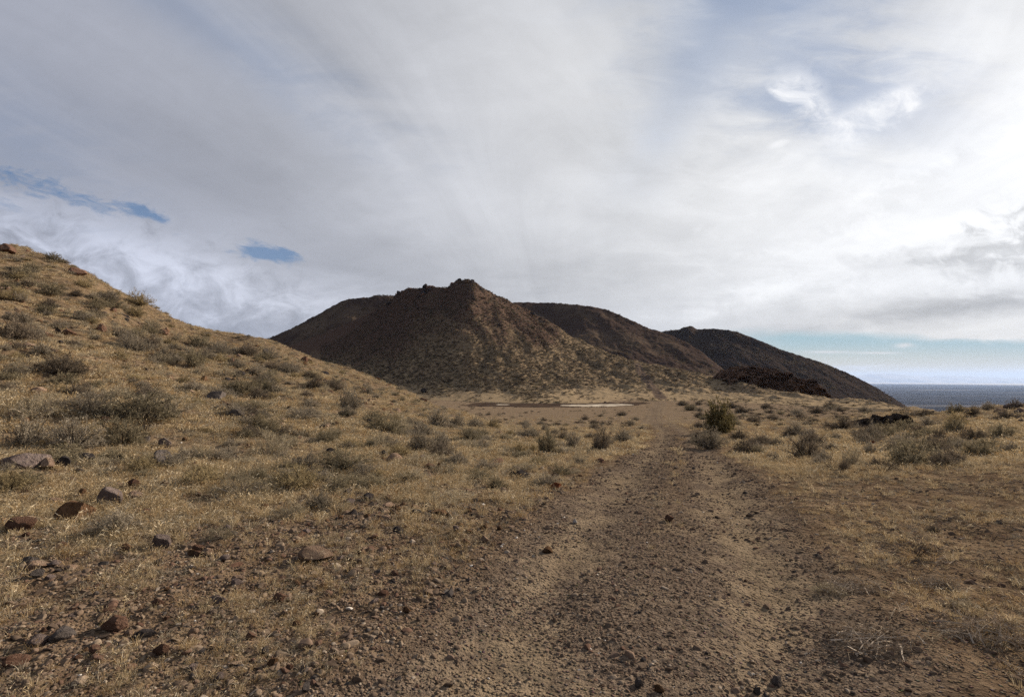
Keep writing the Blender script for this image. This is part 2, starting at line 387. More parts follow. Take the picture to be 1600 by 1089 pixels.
# earth of the near ground
M_ground, tt, b = newmat('earth')
P = pos(tt); road_a, grass_a, far_a, red_a = attr(tt, 'road'), attr(tt, 'straw'), attr(tt, 'basin'), attr(tt, 'stony')
n1 = noise(tt, P, .55, 5, .6); n2 = noise(tt, P, 3.2, 6, .62); n3 = noise(tt, P, 22, 4, .6); n4 = noise(tt, P, .12, 4, .6)
soil = mixc(tt, n2.ramp(.35, .68), (.088, .061, .041), (.188, .136, .090))
soil = mixc(tt, (n3.ramp(.52, .72)) * .55, soil, (0.222, 0.167, 0.107))
gravelly = mixc(tt, n3.ramp(.35, .65), (.082, .062, .048), (.172, .134, .102))
sand = mixc(tt, n2.ramp(.3, .7), (.160, .122, .082), (.225, .175, .122))
roadc = mixc(tt, (n1 * .5 + n2 * .5 + attr(tt, 'rut') * .11 - .05).ramp(.44, .60), gravelly, sand)
stony = mixc(tt, n2.ramp(.4, .62), (.078, .046, .029), (.175, .112, .070))
strawc = mixc(tt, n2.ramp(.35, .65), (0.117, 0.081, 0.053), (0.235, 0.175, 0.113))
basin = mixc(tt, n1.ramp(.35, .65), (.158, .116, .080), (.202, .156, .110))
c = mixc(tt, red_a * n1.ramp(.3, .6), soil, stony)
c = mixc(tt, (grass_a * n1.ramp(.22, .55)).clamp(), c, strawc)
c = mixc(tt, far_a, c, basin)
c = mixc(tt, road_a, c, roadc)
peb = voro(tt, P, 30, 'F1', 'Distance'); pebc = voro(tt, P, 30, 'F1', 'Color')
pm = peb.ramp(.34, .20) * noise(tt, P, 2.0, 3).ramp(.42, .6) * .8
tint = mixc(tt, .90, pebc, (0.153, 0.121, 0.101)); tint = scalec(tt, tint, .62)
c = mixc(tt, pm * (1.0 - grass_a * .6), c, tint)
tt.links.new(c.s, b.inputs['Base Color'])
n5 = noise(tt, P, 70, 3, .6)
hgt = n3 * .9 + (peb.ramp(.45, .05)) * .9 + n2 * .7 + n5 * .35
bump(tt, b, hgt, 1.0, .035)

# dry pond surfaces
def flatmat(name, a, bb, sc):
    m, tt, b = newmat(name); P = pos(tt)
    tt.links.new(mixc(tt, noise(tt, P, sc, 5).ramp(.35, .65), a, bb).s, b.inputs['Base Color']); return m
M_pale = flatmat('dry clay', (.28, .24, .19), (.50, .45, .37), .35)
M_mud = flatmat('dark mud', (.038, .028, .023), (.075, .054, .042), .3)

# hills
def hillmat(name, straw, soil, rock, sp, spot):
    m, tt, b = newmat(name); P = pos(tt); ra, ta, ap = attr(tt, 'rocky'), attr(tt, 'track'), attr(tt, 'apron')
    n1 = noise(tt, P, .05, 5, .6); n2 = noise(tt, P, sp, 6, .65); n3 = noise(tt, P, sp * 4, 4, .65)
    c = mixc(tt, n2.ramp(.38, .62), soil, straw)
    c = mixc(tt, ap * .75, c, scalec(tt, straw, 1.25))
    rk = mixc(tt, n3.ramp(.35, .66), rock, tuple(q * 2.1 for q in rock))
    c = mixc(tt, (ra * 1.25 + (n1 - .5) * 1.5 + (n2 - .5) * 2.0).ramp(.34, .66), c, rk)
    c = mixc(tt, n3.ramp(.56, .64) * spot, c, tuple(q * .8 for q in rock))
    c = mixc(tt, ta, c, (.120, .090, .070))
    tt.links.new(c.s, b.inputs['Base Color'])
    bump(tt, b, n2 * .6 + n3 * .4, .9, .16 / sp)
    return m
M_hillA = hillmat('scrubby slope', (.245, .188, .120), (.130, .096, .066), (.062, .042, .033), .55, .35)
M_hillB = hillmat('far slope', (.138, .104, .076), (.078, .058, .045), (.040, .029, .025), .40, .6)
M_hillC = hillmat('farthest slope', (.078, .058, .046), (.046, .035, .029), (.026, .020, .018), .25, .5)

# valley floor
M_valley, tt, b = newmat('valley floor'); P = pos(tt)
n1 = noise(tt, P, .0011, 6, .6); n2 = noise(tt, P, .00025, 4, .6)
c = mixc(tt, n1.ramp(.4, .62), (.020, .020, .024), (.042, .039, .040))
sx, sy, sz = sep(tt, P)
c = mixc(tt, noise(tt, comb(tt, sx * .00022, sy * .0011), 1.0, 6, .62).ramp(.52, .70) * .6, c, (.26, .235, .21))
c = mixc(tt, attr(tt, 'lake') * .8, c, (.72, .68, .60))
tt.links.new(c.s, b.inputs['Base Color'])
M_mount = flatmat('distant rock', (.50, .47, .38), (.58, .54, .44), .0006)

# ---- ground mesh: one sheet from the viewer's feet to the horizon, split only where its surface changes
nphi = 700
fine_phi = np.linspace(-RAD(66), RAD(66), nphi)
coarse = np.linspace(RAD(66), 2 * math.pi - RAD(66), 80)[1:-1]
PHI = np.concatenate([fine_phi, coarse])
Rg = np.concatenate([[0.35, .7, 1.1, 1.5], np.exp(np.arange(math.log(1.8), math.log(14), .0042)), np.exp(np.arange(math.log(14), math.log(90), .0065)), np.exp(np.arange(math.log(90), math.log(260), .006)), np.exp(np.arange(math.log(260), math.log(90000), .03)), [90000]])
pp, rr = np.meshgrid(PHI, Rg, indexing='ij')
gx, gy = rr * np.sin(pp), rr * np.cos(pp)
gz = ground(gx, gy)
d, s, w = polydist(gx, gy, road_pts, RW)
d_n = d + .22 * fbm(gx, gy, 1.3, 3, 90)
roadm = sstep(w + .25, w - .35, d_n) * (1 - .55 * np.exp(-(d / .33) ** 2) * sstep(3, 9, rr)) * sstep(-.5, .5, gy + 4)
leftm = sstep(0, -6, gx - .33 * gy + 1.5 + 1.2 * fbm(gx, gy, 5, 2, 12))
def flat_mask(x, y): return sstep(38, 60, y) * sstep(-.30, -.12, x / np.maximum(y, 1) + .0)
straw = np.clip(.15 + .85 * leftm * sstep(3.5, 9, rr) + .6 * sstep(8, 12, gy) * (gx > .33 * gy), 0, 1) * sstep(w + .1, w + .9, d_n)
basinm = flat_mask(gx, gy) * sstep(-1.9, -3.0, gz) * sstep(300, 200, rr)
stony = np.clip(sstep(9, 3, rr) * leftm * 1.2, 0, 1)
pxg = W / 2 + F * gx / np.maximum(gy, .1)
# dry pond: a long dark mud pan with a pale clay patch at its right
def pond(x, y, cx, cy, ax, ay, seed): return ((x - cx) / ax) ** 2 + ((y - cy) / ay) ** 2 + .35 * fbm(x, y, 9, 3, seed)
mudm = pond(gx, gy, 11.0, 151, 27, 14.0, 4) < 1
palem = (pond(gx, gy, 24.2, 147, 10.2, 6.5, 6) < 1) | (pond(gx, gy, -3.0, 152, 2.4, 2.5, 16) < .8)
lake = (sstep(30000, 43000, rr - 9000 * (1 - (pxg - 1350) / 250)) * sstep(70000, 60000, rr)) * (rr > 9000)
lake = lake * (gy > 0)
nA, nR = gx.shape
idx = np.arange(nA * nR).reshape(nA, nR)
nxt = np.roll(idx, -1, axis=0)
fa = np.stack([idx[:, :-1], idx[:, 1:], nxt[:, 1:], nxt[:, :-1]], -1).reshape(-1, 4)
V = np.stack([gx, gy, gz], -1).reshape(-1, 3)
def grid_normals(V3):
    du = np.roll(V3, -1, 0) - np.roll(V3, 1, 0); dv = np.empty_like(V3)
    dv[:, 1:-1] = V3[:, 2:] - V3[:, :-2]; dv[:, 0] = V3[:, 1] - V3[:, 0]; dv[:, -1] = V3[:, -1] - V3[:, -2]
    n = np.cross(du, dv); n /= np.maximum(np.linalg.norm(n, axis=-1, keepdims=True), 1e-12)
    return np.where(n[..., 2:] < 0, -n, n)
NG = grid_normals(V.reshape(nA, nR, 3)).reshape(-1, 3)
rutm = np.exp(-((d_n - .82) / .36) ** 2) * sstep(-4, -1, gy)
AT = {'rut': rutm, 'road': roadm, 'straw': straw, 'basin': basinm, 'stony': stony, 'lake': lake}
AT = {k: q.ravel() for k, q in AT.items()}
fc = fa[:, 0]; rf, xf, yf, df, wf = rr.ravel()[fc], gx.ravel()[fc], gy.ravel()[fc], d_n.ravel()[fc], w.ravel()[fc]
is_val = rf > 420
is_pale = palem.ravel()[fc] & ~is_val; is_mud = mudm.ravel()[fc] & ~is_pale & ~is_val
is_road = (df < wf) & (yf > -3) & (yf < 168) & ~is_pale & ~is_mud & ~is_val
left_f = sstep(0, -6, xf - .33 * yf + 1.5)
is_hill = (xf < -4.5 - .02 * yf) & (xf < .33 * yf - 4) & (rf < 130) & (rf > 3) & (V[fc, 2] > -1.0) & ~(is_road | is_pale | is_mud | is_val)
rest = ~(is_val | is_pale | is_mud | is_road | is_hill)
def piece(name, m, mat, attrs):
    f = fa[m]; f = f[:, ::-1]
    used, inv = np.unique(f, return_inverse=True)
    me = mesh_from(name, V[used], inv.reshape(f.shape), mat, NG[used], True, {k: AT[k][used] for k in attrs})
    return tag(link(name, me), kind='structure')
E4 = ('rut', 'road', 'straw', 'basin', 'stony')
tag(piece('ground', rest, M_ground, E4), 'open desert ground of stony soil and dry grass')
tag(piece('dirt_road', is_road, M_ground, E4), 'two rut gravel road running away across the desert')
tag(piece('hillside', is_hill, M_ground, E4), 'grassy rock strewn slope rising beside the road')
tag(piece('pond_bed', is_pale, M_pale, ()), 'pale dried clay bed of the small pond')
tag(piece('mud_flat', is_mud, M_mud, ()), 'dark damp mud round the dry pond')
tag(piece('valley', is_val, M_valley, ('lake',)), 'wide hazy valley floor far below with a white dry lake')

def hill_mesh(name, hill, step_px, y0, y1, ny, mat, label, rocky, track=None):
    px = np.arange(hill.p0 - 25, hill.p1 + 25, step_px); yy_ = np.linspace(y0, y1, ny)
    pxx, Y = np.meshgrid(px, yy_, indexing='ij'); Xx = (pxx - W / 2) / F / math.cos(PITCH) * Y
    Z = hill.z(Xx, Y)
    n = len(px); idx = np.arange(n * ny).reshape(n, ny)
    f = np.stack([idx[:-1, :-1], idx[1:, :-1], idx[1:, 1:], idx[:-1, 1:]], -1).reshape(-1, 4)
    at = {'rocky': rocky(pxx, Xx, Y, Z), 'track': np.zeros_like(Z) if track is None else track(pxx, Xx, Y, Z), 'apron': np.zeros_like(Z)}
    g = ground(Xx, Y, False)
    at['apron'] = sstep(7.0, .5, Z - np.maximum(g, -5.5) + 2.2 * fbm(Xx, Y, 20, 3, 51)) * (1.0 if hill is hillA else 0.0)
    V = np.stack([Xx, Y, Z], -1).reshape(-1, 3)
    m = at['track'].ravel()[f[:, 0]] > .5
    o = tag(link(name, mesh_from(name, V, f[~m], mat, None, True, at)), label, kind='structure')
    if m.any(): tag(link('track', mesh_from('track', V, f[m], mat, None, True, at)), 'thin dirt track climbing the scrubby slope', kind='structure')
    return o
def surface(x, y, detail=True):
    g = ground(x, y, detail); y_ = np.maximum(np.asarray(y, float), 1.0)
    h = hillA.z(np.asarray(x, float), y_)
    return np.where((y_ > 100) & (y_ < 420), np.maximum(g, h), g)
YS = np.concatenate([np.exp(np.linspace(math.log(1.9), math.log(60), 500)), np.exp(np.linspace(math.log(60.2), math.log(330), 500))])
def place(px, py):
    """where the view ray through a pixel meets the ground: arrays x, y, z (nan = sky)"""
    px = np.atleast_1d(np.asarray(px, float)); py = np.atleast_1d(np.asarray(py, float)); ox = np.empty((len(px), 3))
    for c0 in range(0, len(px), 400):
        q = [uv(a, b) for a, b in zip(px[c0:c0 + 400], py[c0:c0 + 400])]
        U, VV = np.array(q)[:, :1], np.array(q)[:, 1:]
        dlt = surface(U * YS, np.broadcast_to(YS, (len(q), len(YS)))) - (EYE + VV * YS)
        hit = dlt > 0; k = np.where(hit.any(1), hit.argmax(1), 0); k1 = np.maximum(k, 1); i = np.arange(len(q))
        d0, d1 = dlt[i, k1 - 1], dlt[i, k1]; f = np.clip(-d0 / np.where(d1 == d0, 1, d1 - d0), 0, 1)
        Y = YS[k1 - 1] + f * (YS[k1] - YS[k1 - 1])
        r = np.stack([U[:, 0] * Y, Y, EYE + VV[:, 0] * Y], 1); r[~hit.any(1)] = np.nan
        ox[c0:c0 + 400] = r
    return ox

tp = place([1034, 1026, 1016, 1006, 999, 995, 990], [623, 612, 600, 588, 576, 568, 562])
tp = tp[~np.isnan(tp[:, 0])][:, :2]
def trackA(px, x, y, z):
    d, s, e = polydist(x, y, tp); return sstep(2.3, 1.3, d + .3 * fbm(x, y, 3, 2, 9))
def rockyA(px, x, y, z):
    h = np.clip((z + 5) / 62, 0, 1)
    r = .05 + .62 * sstep(.15, .75, h) * sstep(960, 800, px)
    r = r + .5 * np.exp(-((px - (842 + .62 * (28 - z))) / 22) ** 2) * sstep(12, 26, z)          # dark rib down the right flank
    r = r + .35 * sstep(680, 600, px) * sstep(2, 14, z)
    return np.clip(r, 0, 1) * sstep(0, 8, z + 3)
hill_mesh('hill', hillA, .8, 98, 345, 420, M_hillA, 'dark rocky hill with a small knobbly peak and a grassy apron', rockyA, trackA)
hill_mesh('ridge', hillB, 1.0, 245, 560, 260, M_hillB, 'long dark ridge standing behind the knobbly peak', lambda p, x, y, z: np.clip(.48 + .32 * fbm(x, y, 40, 3, 6), 0, 1))
hill_mesh('mountain', hillC, 1.0, 515, 900, 220, M_hillC, 'farthest dark hill sloping down to the valley', lambda p, x, y, z: np.clip(.45 + .35 * fbm(x, y, 60, 3, 7), 0, 1))
# faint ranges beyond the valley
def far_range(name, Y, prof, label):
    px = np.arange(prof[0][0], prof[-1][0], 2.0); rows_ = interp(prof, px) + 1.0 * fbm(px, px * 0, 30, 3, 12)
    tz = EYE + Y * (594 - rows_) / F; xx = (px - W / 2) / F * Y
    J = np.linspace(-1, 1, 13); V, n = [], len(px)
    for j in J: V.append(np.stack([xx, Y + j * 5000 + 900 * fbm(px, px * 0 + j * 30, 40, 2, 5), VALLEY - 30 + (tz - VALLEY + 30) * (1 - abs(j)) ** .8], 1))
    V = np.concatenate(V); idx = np.arange(len(V)).reshape(13, n)
    f = np.stack([idx[:-1, :-1], idx[:-1, 1:], idx[1:, 1:], idx[1:, :-1]], -1).reshape(-1, 4)
    tag(link(name, mesh_from(name, V, f, M_mount)), label, kind='structure')
far_range('mountains', 58000, [(1180, 597), (1260, 592), (1330, 588), (1372, 583.5), (1400, 585), (1440, 588), (1490, 587), (1530, 588.5), (1570, 590.5), (1620, 591), (1700, 588), (1800, 593)], 'faint blue mountains beyond the valley')

# ---------------------------------------------------------------- rocks
def icosphere(sub):
    p = (1 + 5 ** .5) / 2
    v = [(-1, p, 0), (1, p, 0), (-1, -p, 0), (1, -p, 0), (0, -1, p), (0, 1, p), (0, -1, -p), (0, 1, -p), (p, 0, -1), (p, 0, 1), (-p, 0, -1), (-p, 0, 1)]
    f = [(0, 11, 5), (0, 5, 1), (0, 1, 7), (0, 7, 10), (0, 10, 11), (1, 5, 9), (5, 11, 4), (11, 10, 2), (10, 7, 6), (7, 1, 8), (3, 9, 4), (3, 4, 2), (3, 2, 6), (3, 6, 8), (3, 8, 9), (4, 9, 5), (2, 4, 11), (6, 2, 10), (8, 6, 7), (9, 8, 1)]
    v = [np.array(q, float) / np.linalg.norm(q) for q in v]
    for _ in range(sub):
        mid, nf = {}, []
        def m(a, b):
            k = (min(a, b), max(a, b))
            if k not in mid:
                q = v[a] + v[b]; v.append(q / np.linalg.norm(q)); mid[k] = len(v) - 1
            return mid[k]
        for a, b_, c_ in f:
            x, y, z = m(a, b_), m(b_, c_), m(c_, a); nf += [(a, x, z), (b_, y, x), (c_, z, y), (x, y, z)]
        f = nf
    return np.array(v), np.array(f)
ICO = {k: icosphere(k) for k in (1, 2, 3, 4)}
def rock_mesh(name, seed, mat, sub=3, flat=.7, cuts=11, rough=.05):
    g = np.random.default_rng(seed); v, f = ICO[sub]; v = v.copy()
    v *= np.array([g.uniform(.85, 1.25), g.uniform(.75, 1.1), 1.0])
    for _ in range(cuts):                                        # broken faces
        n = g.normal(size=3); n /= np.linalg.norm(n); h = g.uniform(.48, .86)
        e = v @ n - h; v = v - np.outer(np.maximum(e, 0) * .96, n)
    q = v * 3.1 + seed
    v = v * (1 + rough * (perlin(q[:, 0] + q[:, 2], q[:, 1] - q[:, 2], seed) + .6 * perlin(2.3 * (q[:, 0] - q[:, 1]), 2.3 * (q[:, 2] + q[:, 1]), seed + 1)))[:, None]
    v[:, 2] *= flat
    v /= np.abs(v[:, :2]).max()                                    # half-width 1
    me = mesh_from(name, v, f, mat, None, True)
    me.set_sharp_from_angle(angle=RAD(24))
    return me
def rockmat(name, a, bb, lich):
    m, tt, b = newmat(name)
    tc_ = tt.nodes.new('ShaderNodeTexCoord'); P = X(tt, tc_.outputs['Object'])
    oi = tt.nodes.new('ShaderNodeObjectInfo'); rnd = X(tt, oi.outputs['Random'])
    P = addc(tt, P, comb(tt, rnd * 37.0, rnd * 11.0, 0.0))
    n1 = noise(tt, P, 1.6, 6, .65); n2 = noise(tt, P, 9, 5, .65)
    c = mixc(tt, (n1 * .6 + n2 * .4).ramp(.38, .62), a, bb)
    c = mixc(tt, n1.ramp(.60, .74) * .7, c, lich)
    c = scalec(tt, c, rnd * .5 + .75)
    tt.links.new(c.s, b.inputs['Base Color']); bump(tt, b, n2 + n1 * .5, .8, .08)
    b.inputs['Roughness'].default_value = .8
    return m
RM = {
 'dark': rockmat('dark basalt', (.030, .027, .030), (.075, .066, .064), (.11, .085, .07)),
 'black': rockmat('black lava', (.011, .010, .010), (.030, .026, .024), (.06, .05, .045)),
 'brown': rockmat('brown rock', (.085, .050, .030), (.170, .105, .065), (.21, .15, .10)),
 'red': rockmat('reddish rock', (.100, .056, .040), (.185, .116, .085), (.24, .175, .135)),
 'tan': rockmat('tan rock', (.20, .135, .098), (.30, .22, .165), (.34, .27, .21)),
 'purple': rockmat('mauve grey rock', (.115, .088, .082), (.205, .165, .15), (.26, .20, .16)),
 'slate': rockmat('slaty rock', (.075, .066, .064), (.15, .13, .12), (.17, .14, .11)),
 'white': rockmat('white quartz', (.50, .46, .42), (.75, .72, .68), (.6, .5, .4)),
 'orange': rockmat('orange rock', (.17, .055, .028), (.24, .10, .05), (.42, .34, .28)),
}
RP = {}
def rock_proto(kind, var):
    k = (kind, var)
    if k not in RP:
        flat = (.62, .75, .45, .9)[var % 4]
        RP[k] = rock_mesh('rock', 100 + var * 7 + len(kind), RM[kind], 3, flat, 10 + var, .05)
    return RP[k]
ROCKS = []
def rock(px, py, w, h, kind, label=None, group=None, rot=None, cat='rock', name='rock', sink=.22):
    """a rock whose lowest visible edge is at (px, py), w x h pixels large"""
    p = place(px, py - h * .25)[0]
    if np.isnan(p[0]): return None
    var = random.randrange(4); me = rock_proto(kind, var)
    o = link(name, me); sw = w / F * p[1] / 2
    zs = np.array([q.co.z for q in me.vertices]); zmax = zs.max()
    zsc = (h / F * p[1]) / (zmax * (2 - 2 * sink)) * 1.0
    o.scale = (sw, sw * random.uniform(.75, 1.0), zsc)
    o.location = (p[0], p[1] + sw * .3, float(surface(p[0], p[1] + sw * .3)) + zsc * zmax * (1 - 2 * sink))
    o.rotation_euler = (random.uniform(-.15, .15), random.uniform(-.15, .15), random.uniform(-.5, .5) if rot is None else rot)
    ROCKS.append((o.location.x, o.location.y, sw))
    tag(o, label, cat, group); return o
rock_list = [
 (30, 734, 66, 20, 'purple', 'long flat mauve rock lying at the edge of the picture, in grass'),
 (72, 736, 20, 16, 'tan', 'small square tan stone between the long mauve rock and a dark one'),
 (93, 733, 22, 16, 'dark', 'dark block of rock right of the small square tan stone'),
 (128, 727, 26, 16, 'dark', 'dark split rock in the row on the left slope, pale chip beside it'),
 (184, 726, 14, 12, 'black', 'little black rock left of the large rounded grey boulder'),
 (246, 741, 48, 29, 'slate', 'large rounded grey boulder half hidden by dry grass'),
 (206, 768, 30, 16, 'red', 'red brown pointed rock below the rounded grey boulder'),
 (186, 767, 14, 10, 'tan', 'small pale stone touching the red brown pointed rock'),
 (208, 783, 26, 11, 'tan', 'flat tan rock just below the red brown pointed rock'),
 (255, 766, 17, 12, 'red', 'small reddish rock beside the dead twigs under the grey boulder'),
 (122, 787, 30, 18, 'brown', 'dark brown rock with a tan side behind the big brown boulder'),
 (166, 798, 38, 28, 'purple', 'square mauve grey boulder beside the big brown boulder'),
 (110, 824, 54, 32, 'brown', 'big brown boulder, the largest on the near left slope'),
 (84, 792, 22, 12, 'tan', 'tan rock in grass left of the dark brown rock'),
 (27, 834, 42, 20, 'red', 'reddish slab with a shadowed front near the left edge'),
 (5, 822, 18, 10, 'tan', 'small tan stone cut by the left edge of the picture'),
 (248, 862, 31, 21, 'purple', 'smooth wedge shaped rock standing tilted in grass'),
 (192, 867, 24, 13, 'brown', 'small dark brown rock left of the wedge shaped rock'),
 (42, 884, 28, 11, 'slate', 'topmost grey slab of the little slate heap'),
 (52, 892, 34, 12, 'tan', 'tan slab in the middle of the little slate heap'),
 (57, 904, 24, 11, 'slate', 'lowest grey slab of the little slate heap'),
 (176, 990, 50, 22, 'red', 'red rock with a whitish crust in the near left corner'),
 (92, 1004, 44, 15, 'slate', 'wide dark slab sunk in the near left gravel'),
 (52, 1014, 28, 14, 'purple', 'mauve stone left of the wide dark slab'),
 (215, 1003, 36, 12, 'dark', 'thin dark slate lying right of the crusted red rock'),
 (250, 1026, 30, 14, 'red', 'flat reddish stone below the thin dark slate'),
 (20, 1044, 34, 13, 'red', 'red flat stone near the bottom left corner'),
 (300, 1004, 16, 10, 'tan', 'small orange tan chip right of the thin dark slate'),
 (146, 1024, 18, 12, 'red', 'reddish pebble sized rock between slate and crusted red rock'),
 (435, 945, 26, 15, 'red', 'reddish mauve rock on the gravelly bank left of the road'),
 (338, 945, 26, 10, 'purple', 'flat mauve stone among straw below the wedge rock'),
 (370, 910, 20, 9, 'tan', 'pale flat stone lying among small gravel'),
 (490, 879, 50, 17, 'tan', 'long smooth tan slab half buried left of the road'),
 (322, 870, 26, 10, 'tan', 'tan stone in the grass right of the wedge rock'),
 (482, 748, 34, 11, 'dark', 'long bluish black rock lying flat on the grass'),
 (512, 714, 18, 11, 'dark', 'dark pointed rock above the long bluish black rock'),
 (599, 717, 12, 11, 'slate', 'small grey stone with a dark side near the slope foot'),
 (597, 724, 12, 8, 'brown', 'little brown stone just under the small grey one'),
 (685, 737, 13, 11, 'brown', 'rounded brown rock alone in the straw'),
 (660, 722, 12, 9, 'purple', 'mauve stone left above the rounded brown rock'),
 (816, 752, 24, 14, 'dark', 'blue black rock near the road, larger of the two'),
 (801, 749, 13, 10, 'dark', 'smaller dark rock touching the larger blue black one'),
 (646, 808, 20, 9, 'dark', 'low dark rock in the gravel half way to the road'),
 (711, 834, 13, 10, 'purple', 'knobby mauve stone right of the low dark rock'),
 (757, 849, 14, 10, 'tan', 'angular tan stone in gravel beside the road edge'),
 (575, 783, 18, 11, 'dark', 'jagged dark rock right of the grey brush on the slope foot'),
 (856, 866, 22, 8, 'brown', 'long brown flat rock at the left edge of the road'),
 (898, 820, 9, 7, 'white', 'white pebble beside the road, brightest stone there'),
 (870, 764, 18, 8, 'orange', 'rust coloured rock in grass at the left road edge'),
 (1046, 816, 16, 10, 'red', 'red rock lying in the middle of the road'),
 (1216, 1074, 20, 14, 'slate', 'smooth grey stone at the bottom on the right rut'),
 (1000, 1076, 20, 12, 'slate', 'grey stone in the road near the bottom edge'),
 (1030, 1085, 18, 11, 'brown', 'brown stone right of the grey one at the bottom edge'),
 (1184, 700 + 386, 16, 9, 'slate', 'low grey stone cut by the bottom edge on the right rut'),
 (334, 628, 36, 13, 'slate', 'long grey boulder on the middle of the left slope'),
 (368, 656, 30, 13, 'slate', 'grey boulder with a dark end below the long grey one'),
 (392, 656, 16, 9, 'tan', 'tan stone touching the grey boulder with a dark end'),
 (373, 592, 17, 10, 'dark', 'dark rock in brush high on the left slope'),
 (318, 597, 10, 8, 'brown', 'small brown rock among grass left of the dark rock in brush'),
 (416, 558, 15, 10, 'dark', 'dark reddish rock near the skyline of the left slope'),
 (361, 569, 10, 8, 'red', 'little dark red rock below the left skyline'),
 (318, 556, 8, 6, 'red', 'tiny red rock beside the round olive bush'),
 (157, 523, 19, 13, 'red', 'dark red rock high on the left slope among brush'),
 (31, 562, 26, 9, 'black', 'black low rock left of the long dark brush'),
 (105, 526, 20, 10, 'red', 'red ledge of rock left of the dark red rock'),
 (118, 433, 24, 13, 'red', 'red brown rock on the left skyline'),
 (8, 399, 24, 16, 'red', 'red brown rock at the top of the left skyline'),
 (200, 453, 9, 6, 'brown', 'small brown rock sticking up from the left skyline'),
 (268, 489, 22, 8, 'red', 'reddish low rock just under the left skyline'),
 (662, 612 + 4, 10, 8, 'dark', 'round dark rock alone above the slope foot'),
 (660, 630, 16, 7, 'red', 'red rock on the slope foot below the round dark rock'),
 (225, 693, 20, 9, 'slate', 'pale grey stone right of the round tufted bush'),
 (255, 702, 22, 14, 'purple', 'rounded grey tan stone right of the pale grey stone'),
 (222, 677, 14, 10, 'black', 'black rock behind the round tufted bush'),
 (490, 637, 15, 8, 'brown', 'pale topped brown rock on the lower left slope'),
 (488, 640 + 2, 9, 6, 'tan', 'pale round stone in front of the pale topped brown rock'),
 (420, 588 + 10, 9, 8, 'dark', 'little black rock right of the dark rock in brush'),
 (57, 617, 30, 10, 'tan', 'light tan slab in the grass near the left edge'),
 (545, 790, 15, 8, 'purple', 'flat mauve stone below the jagged dark rock'),
 (390, 1000, 16, 10, 'red', 'red rounded stone among gravel'),
 (478, 1082, 16, 12, 'slate', 'grey stone at the bottom edge left of the road'),
 (340, 1068, 18, 12, 'purple', 'mauve stone at the bottom edge on the gravel bank'),
 (1366, 701, 11, 10, 'orange', 'orange red rock with a pale top among dark brush'),
 (1302, 707, 16, 9, 'black', 'black rock pair in brush, left one'),
 (1318, 708, 14, 8, 'dark', 'dark rock right of the black one in brush'),
 (1565, 645, 18, 6, 'tan', 'flat tan rock on the right skyline'),
 (1545, 640, 16, 6, 'slate', 'grey rock between shrubs on the right skyline'),
 (1588, 640, 24, 8, 'purple', 'mauve rock at the right end of the skyline'),
 (1140, 772 - 62, 9, 5, 'red', 'small red stone beside the right rut under a bush'),
 (1155, 714, 8, 4, 'brown', 'small brown stone right of the small red one'),
 (905, 727, 20, 8, 'slate', 'grey rock under the pale dead bush beside the road'),
]
for q in rock_list: rock(*q[:5], label=q[5])
# scattered stones of the slope, none of them remarkable
def zone_points(n, poly, tries=60):
    poly = np.array(poly, float); out = []
    lo, hi = poly.min(0), poly.max(0)
    while len(out) < n:
        q = rng.uniform(lo, hi); ins = False; j = len(poly) - 1
        for i in range(len(poly)):
            a, b_ = poly[i], poly[j]
            if (a[1] > q[1]) != (b_[1] > q[1]) and q[0] < (b_[0] - a[0]) * (q[1] - a[1]) / (b_[1] - a[1]) + a[0]: ins = not ins
            j = i
        if ins: out.append(q)
    return np.array(out)
for (x, y) in zone_points(95, [(0, 410), (140, 450), (340, 530), (500, 575), (640, 640), (600, 700), (0, 700)]):
    w_ = random.uniform(6, 15); rock(x, y, w_, w_ * random.uniform(.45, .7), random.choice(['red', 'brown', 'dark', 'red', 'tan', 'brown']), 'small weathered rock scattered on the grassy left slope', 'small rocks scattered on the left slope')
for (x, y) in zone_points(60, [(0, 760), (400, 760), (800, 760), (760, 900), (500, 1085), (0, 1085)]):
    w_ = random.uniform(9, 20); rock(x, y, w_, w_ * random.uniform(.4, .6), random.choice(['red', 'tan', 'purple', 'red', 'slate', 'brown']), 'fist sized stone lying in the near left gravel and straw', 'loose stones in the near left gravel')
for (x, y) in zone_points(14, [(1480, 645), (1600, 640), (1600, 665), (1500, 665)]):
    w_ = random.uniform(7, 14); rock(x, y, w_, w_ * .5, random.choice(['purple', 'slate', 'tan']), 'grey tan stone among the shrubs of the right rise', 'stones on the right rise')

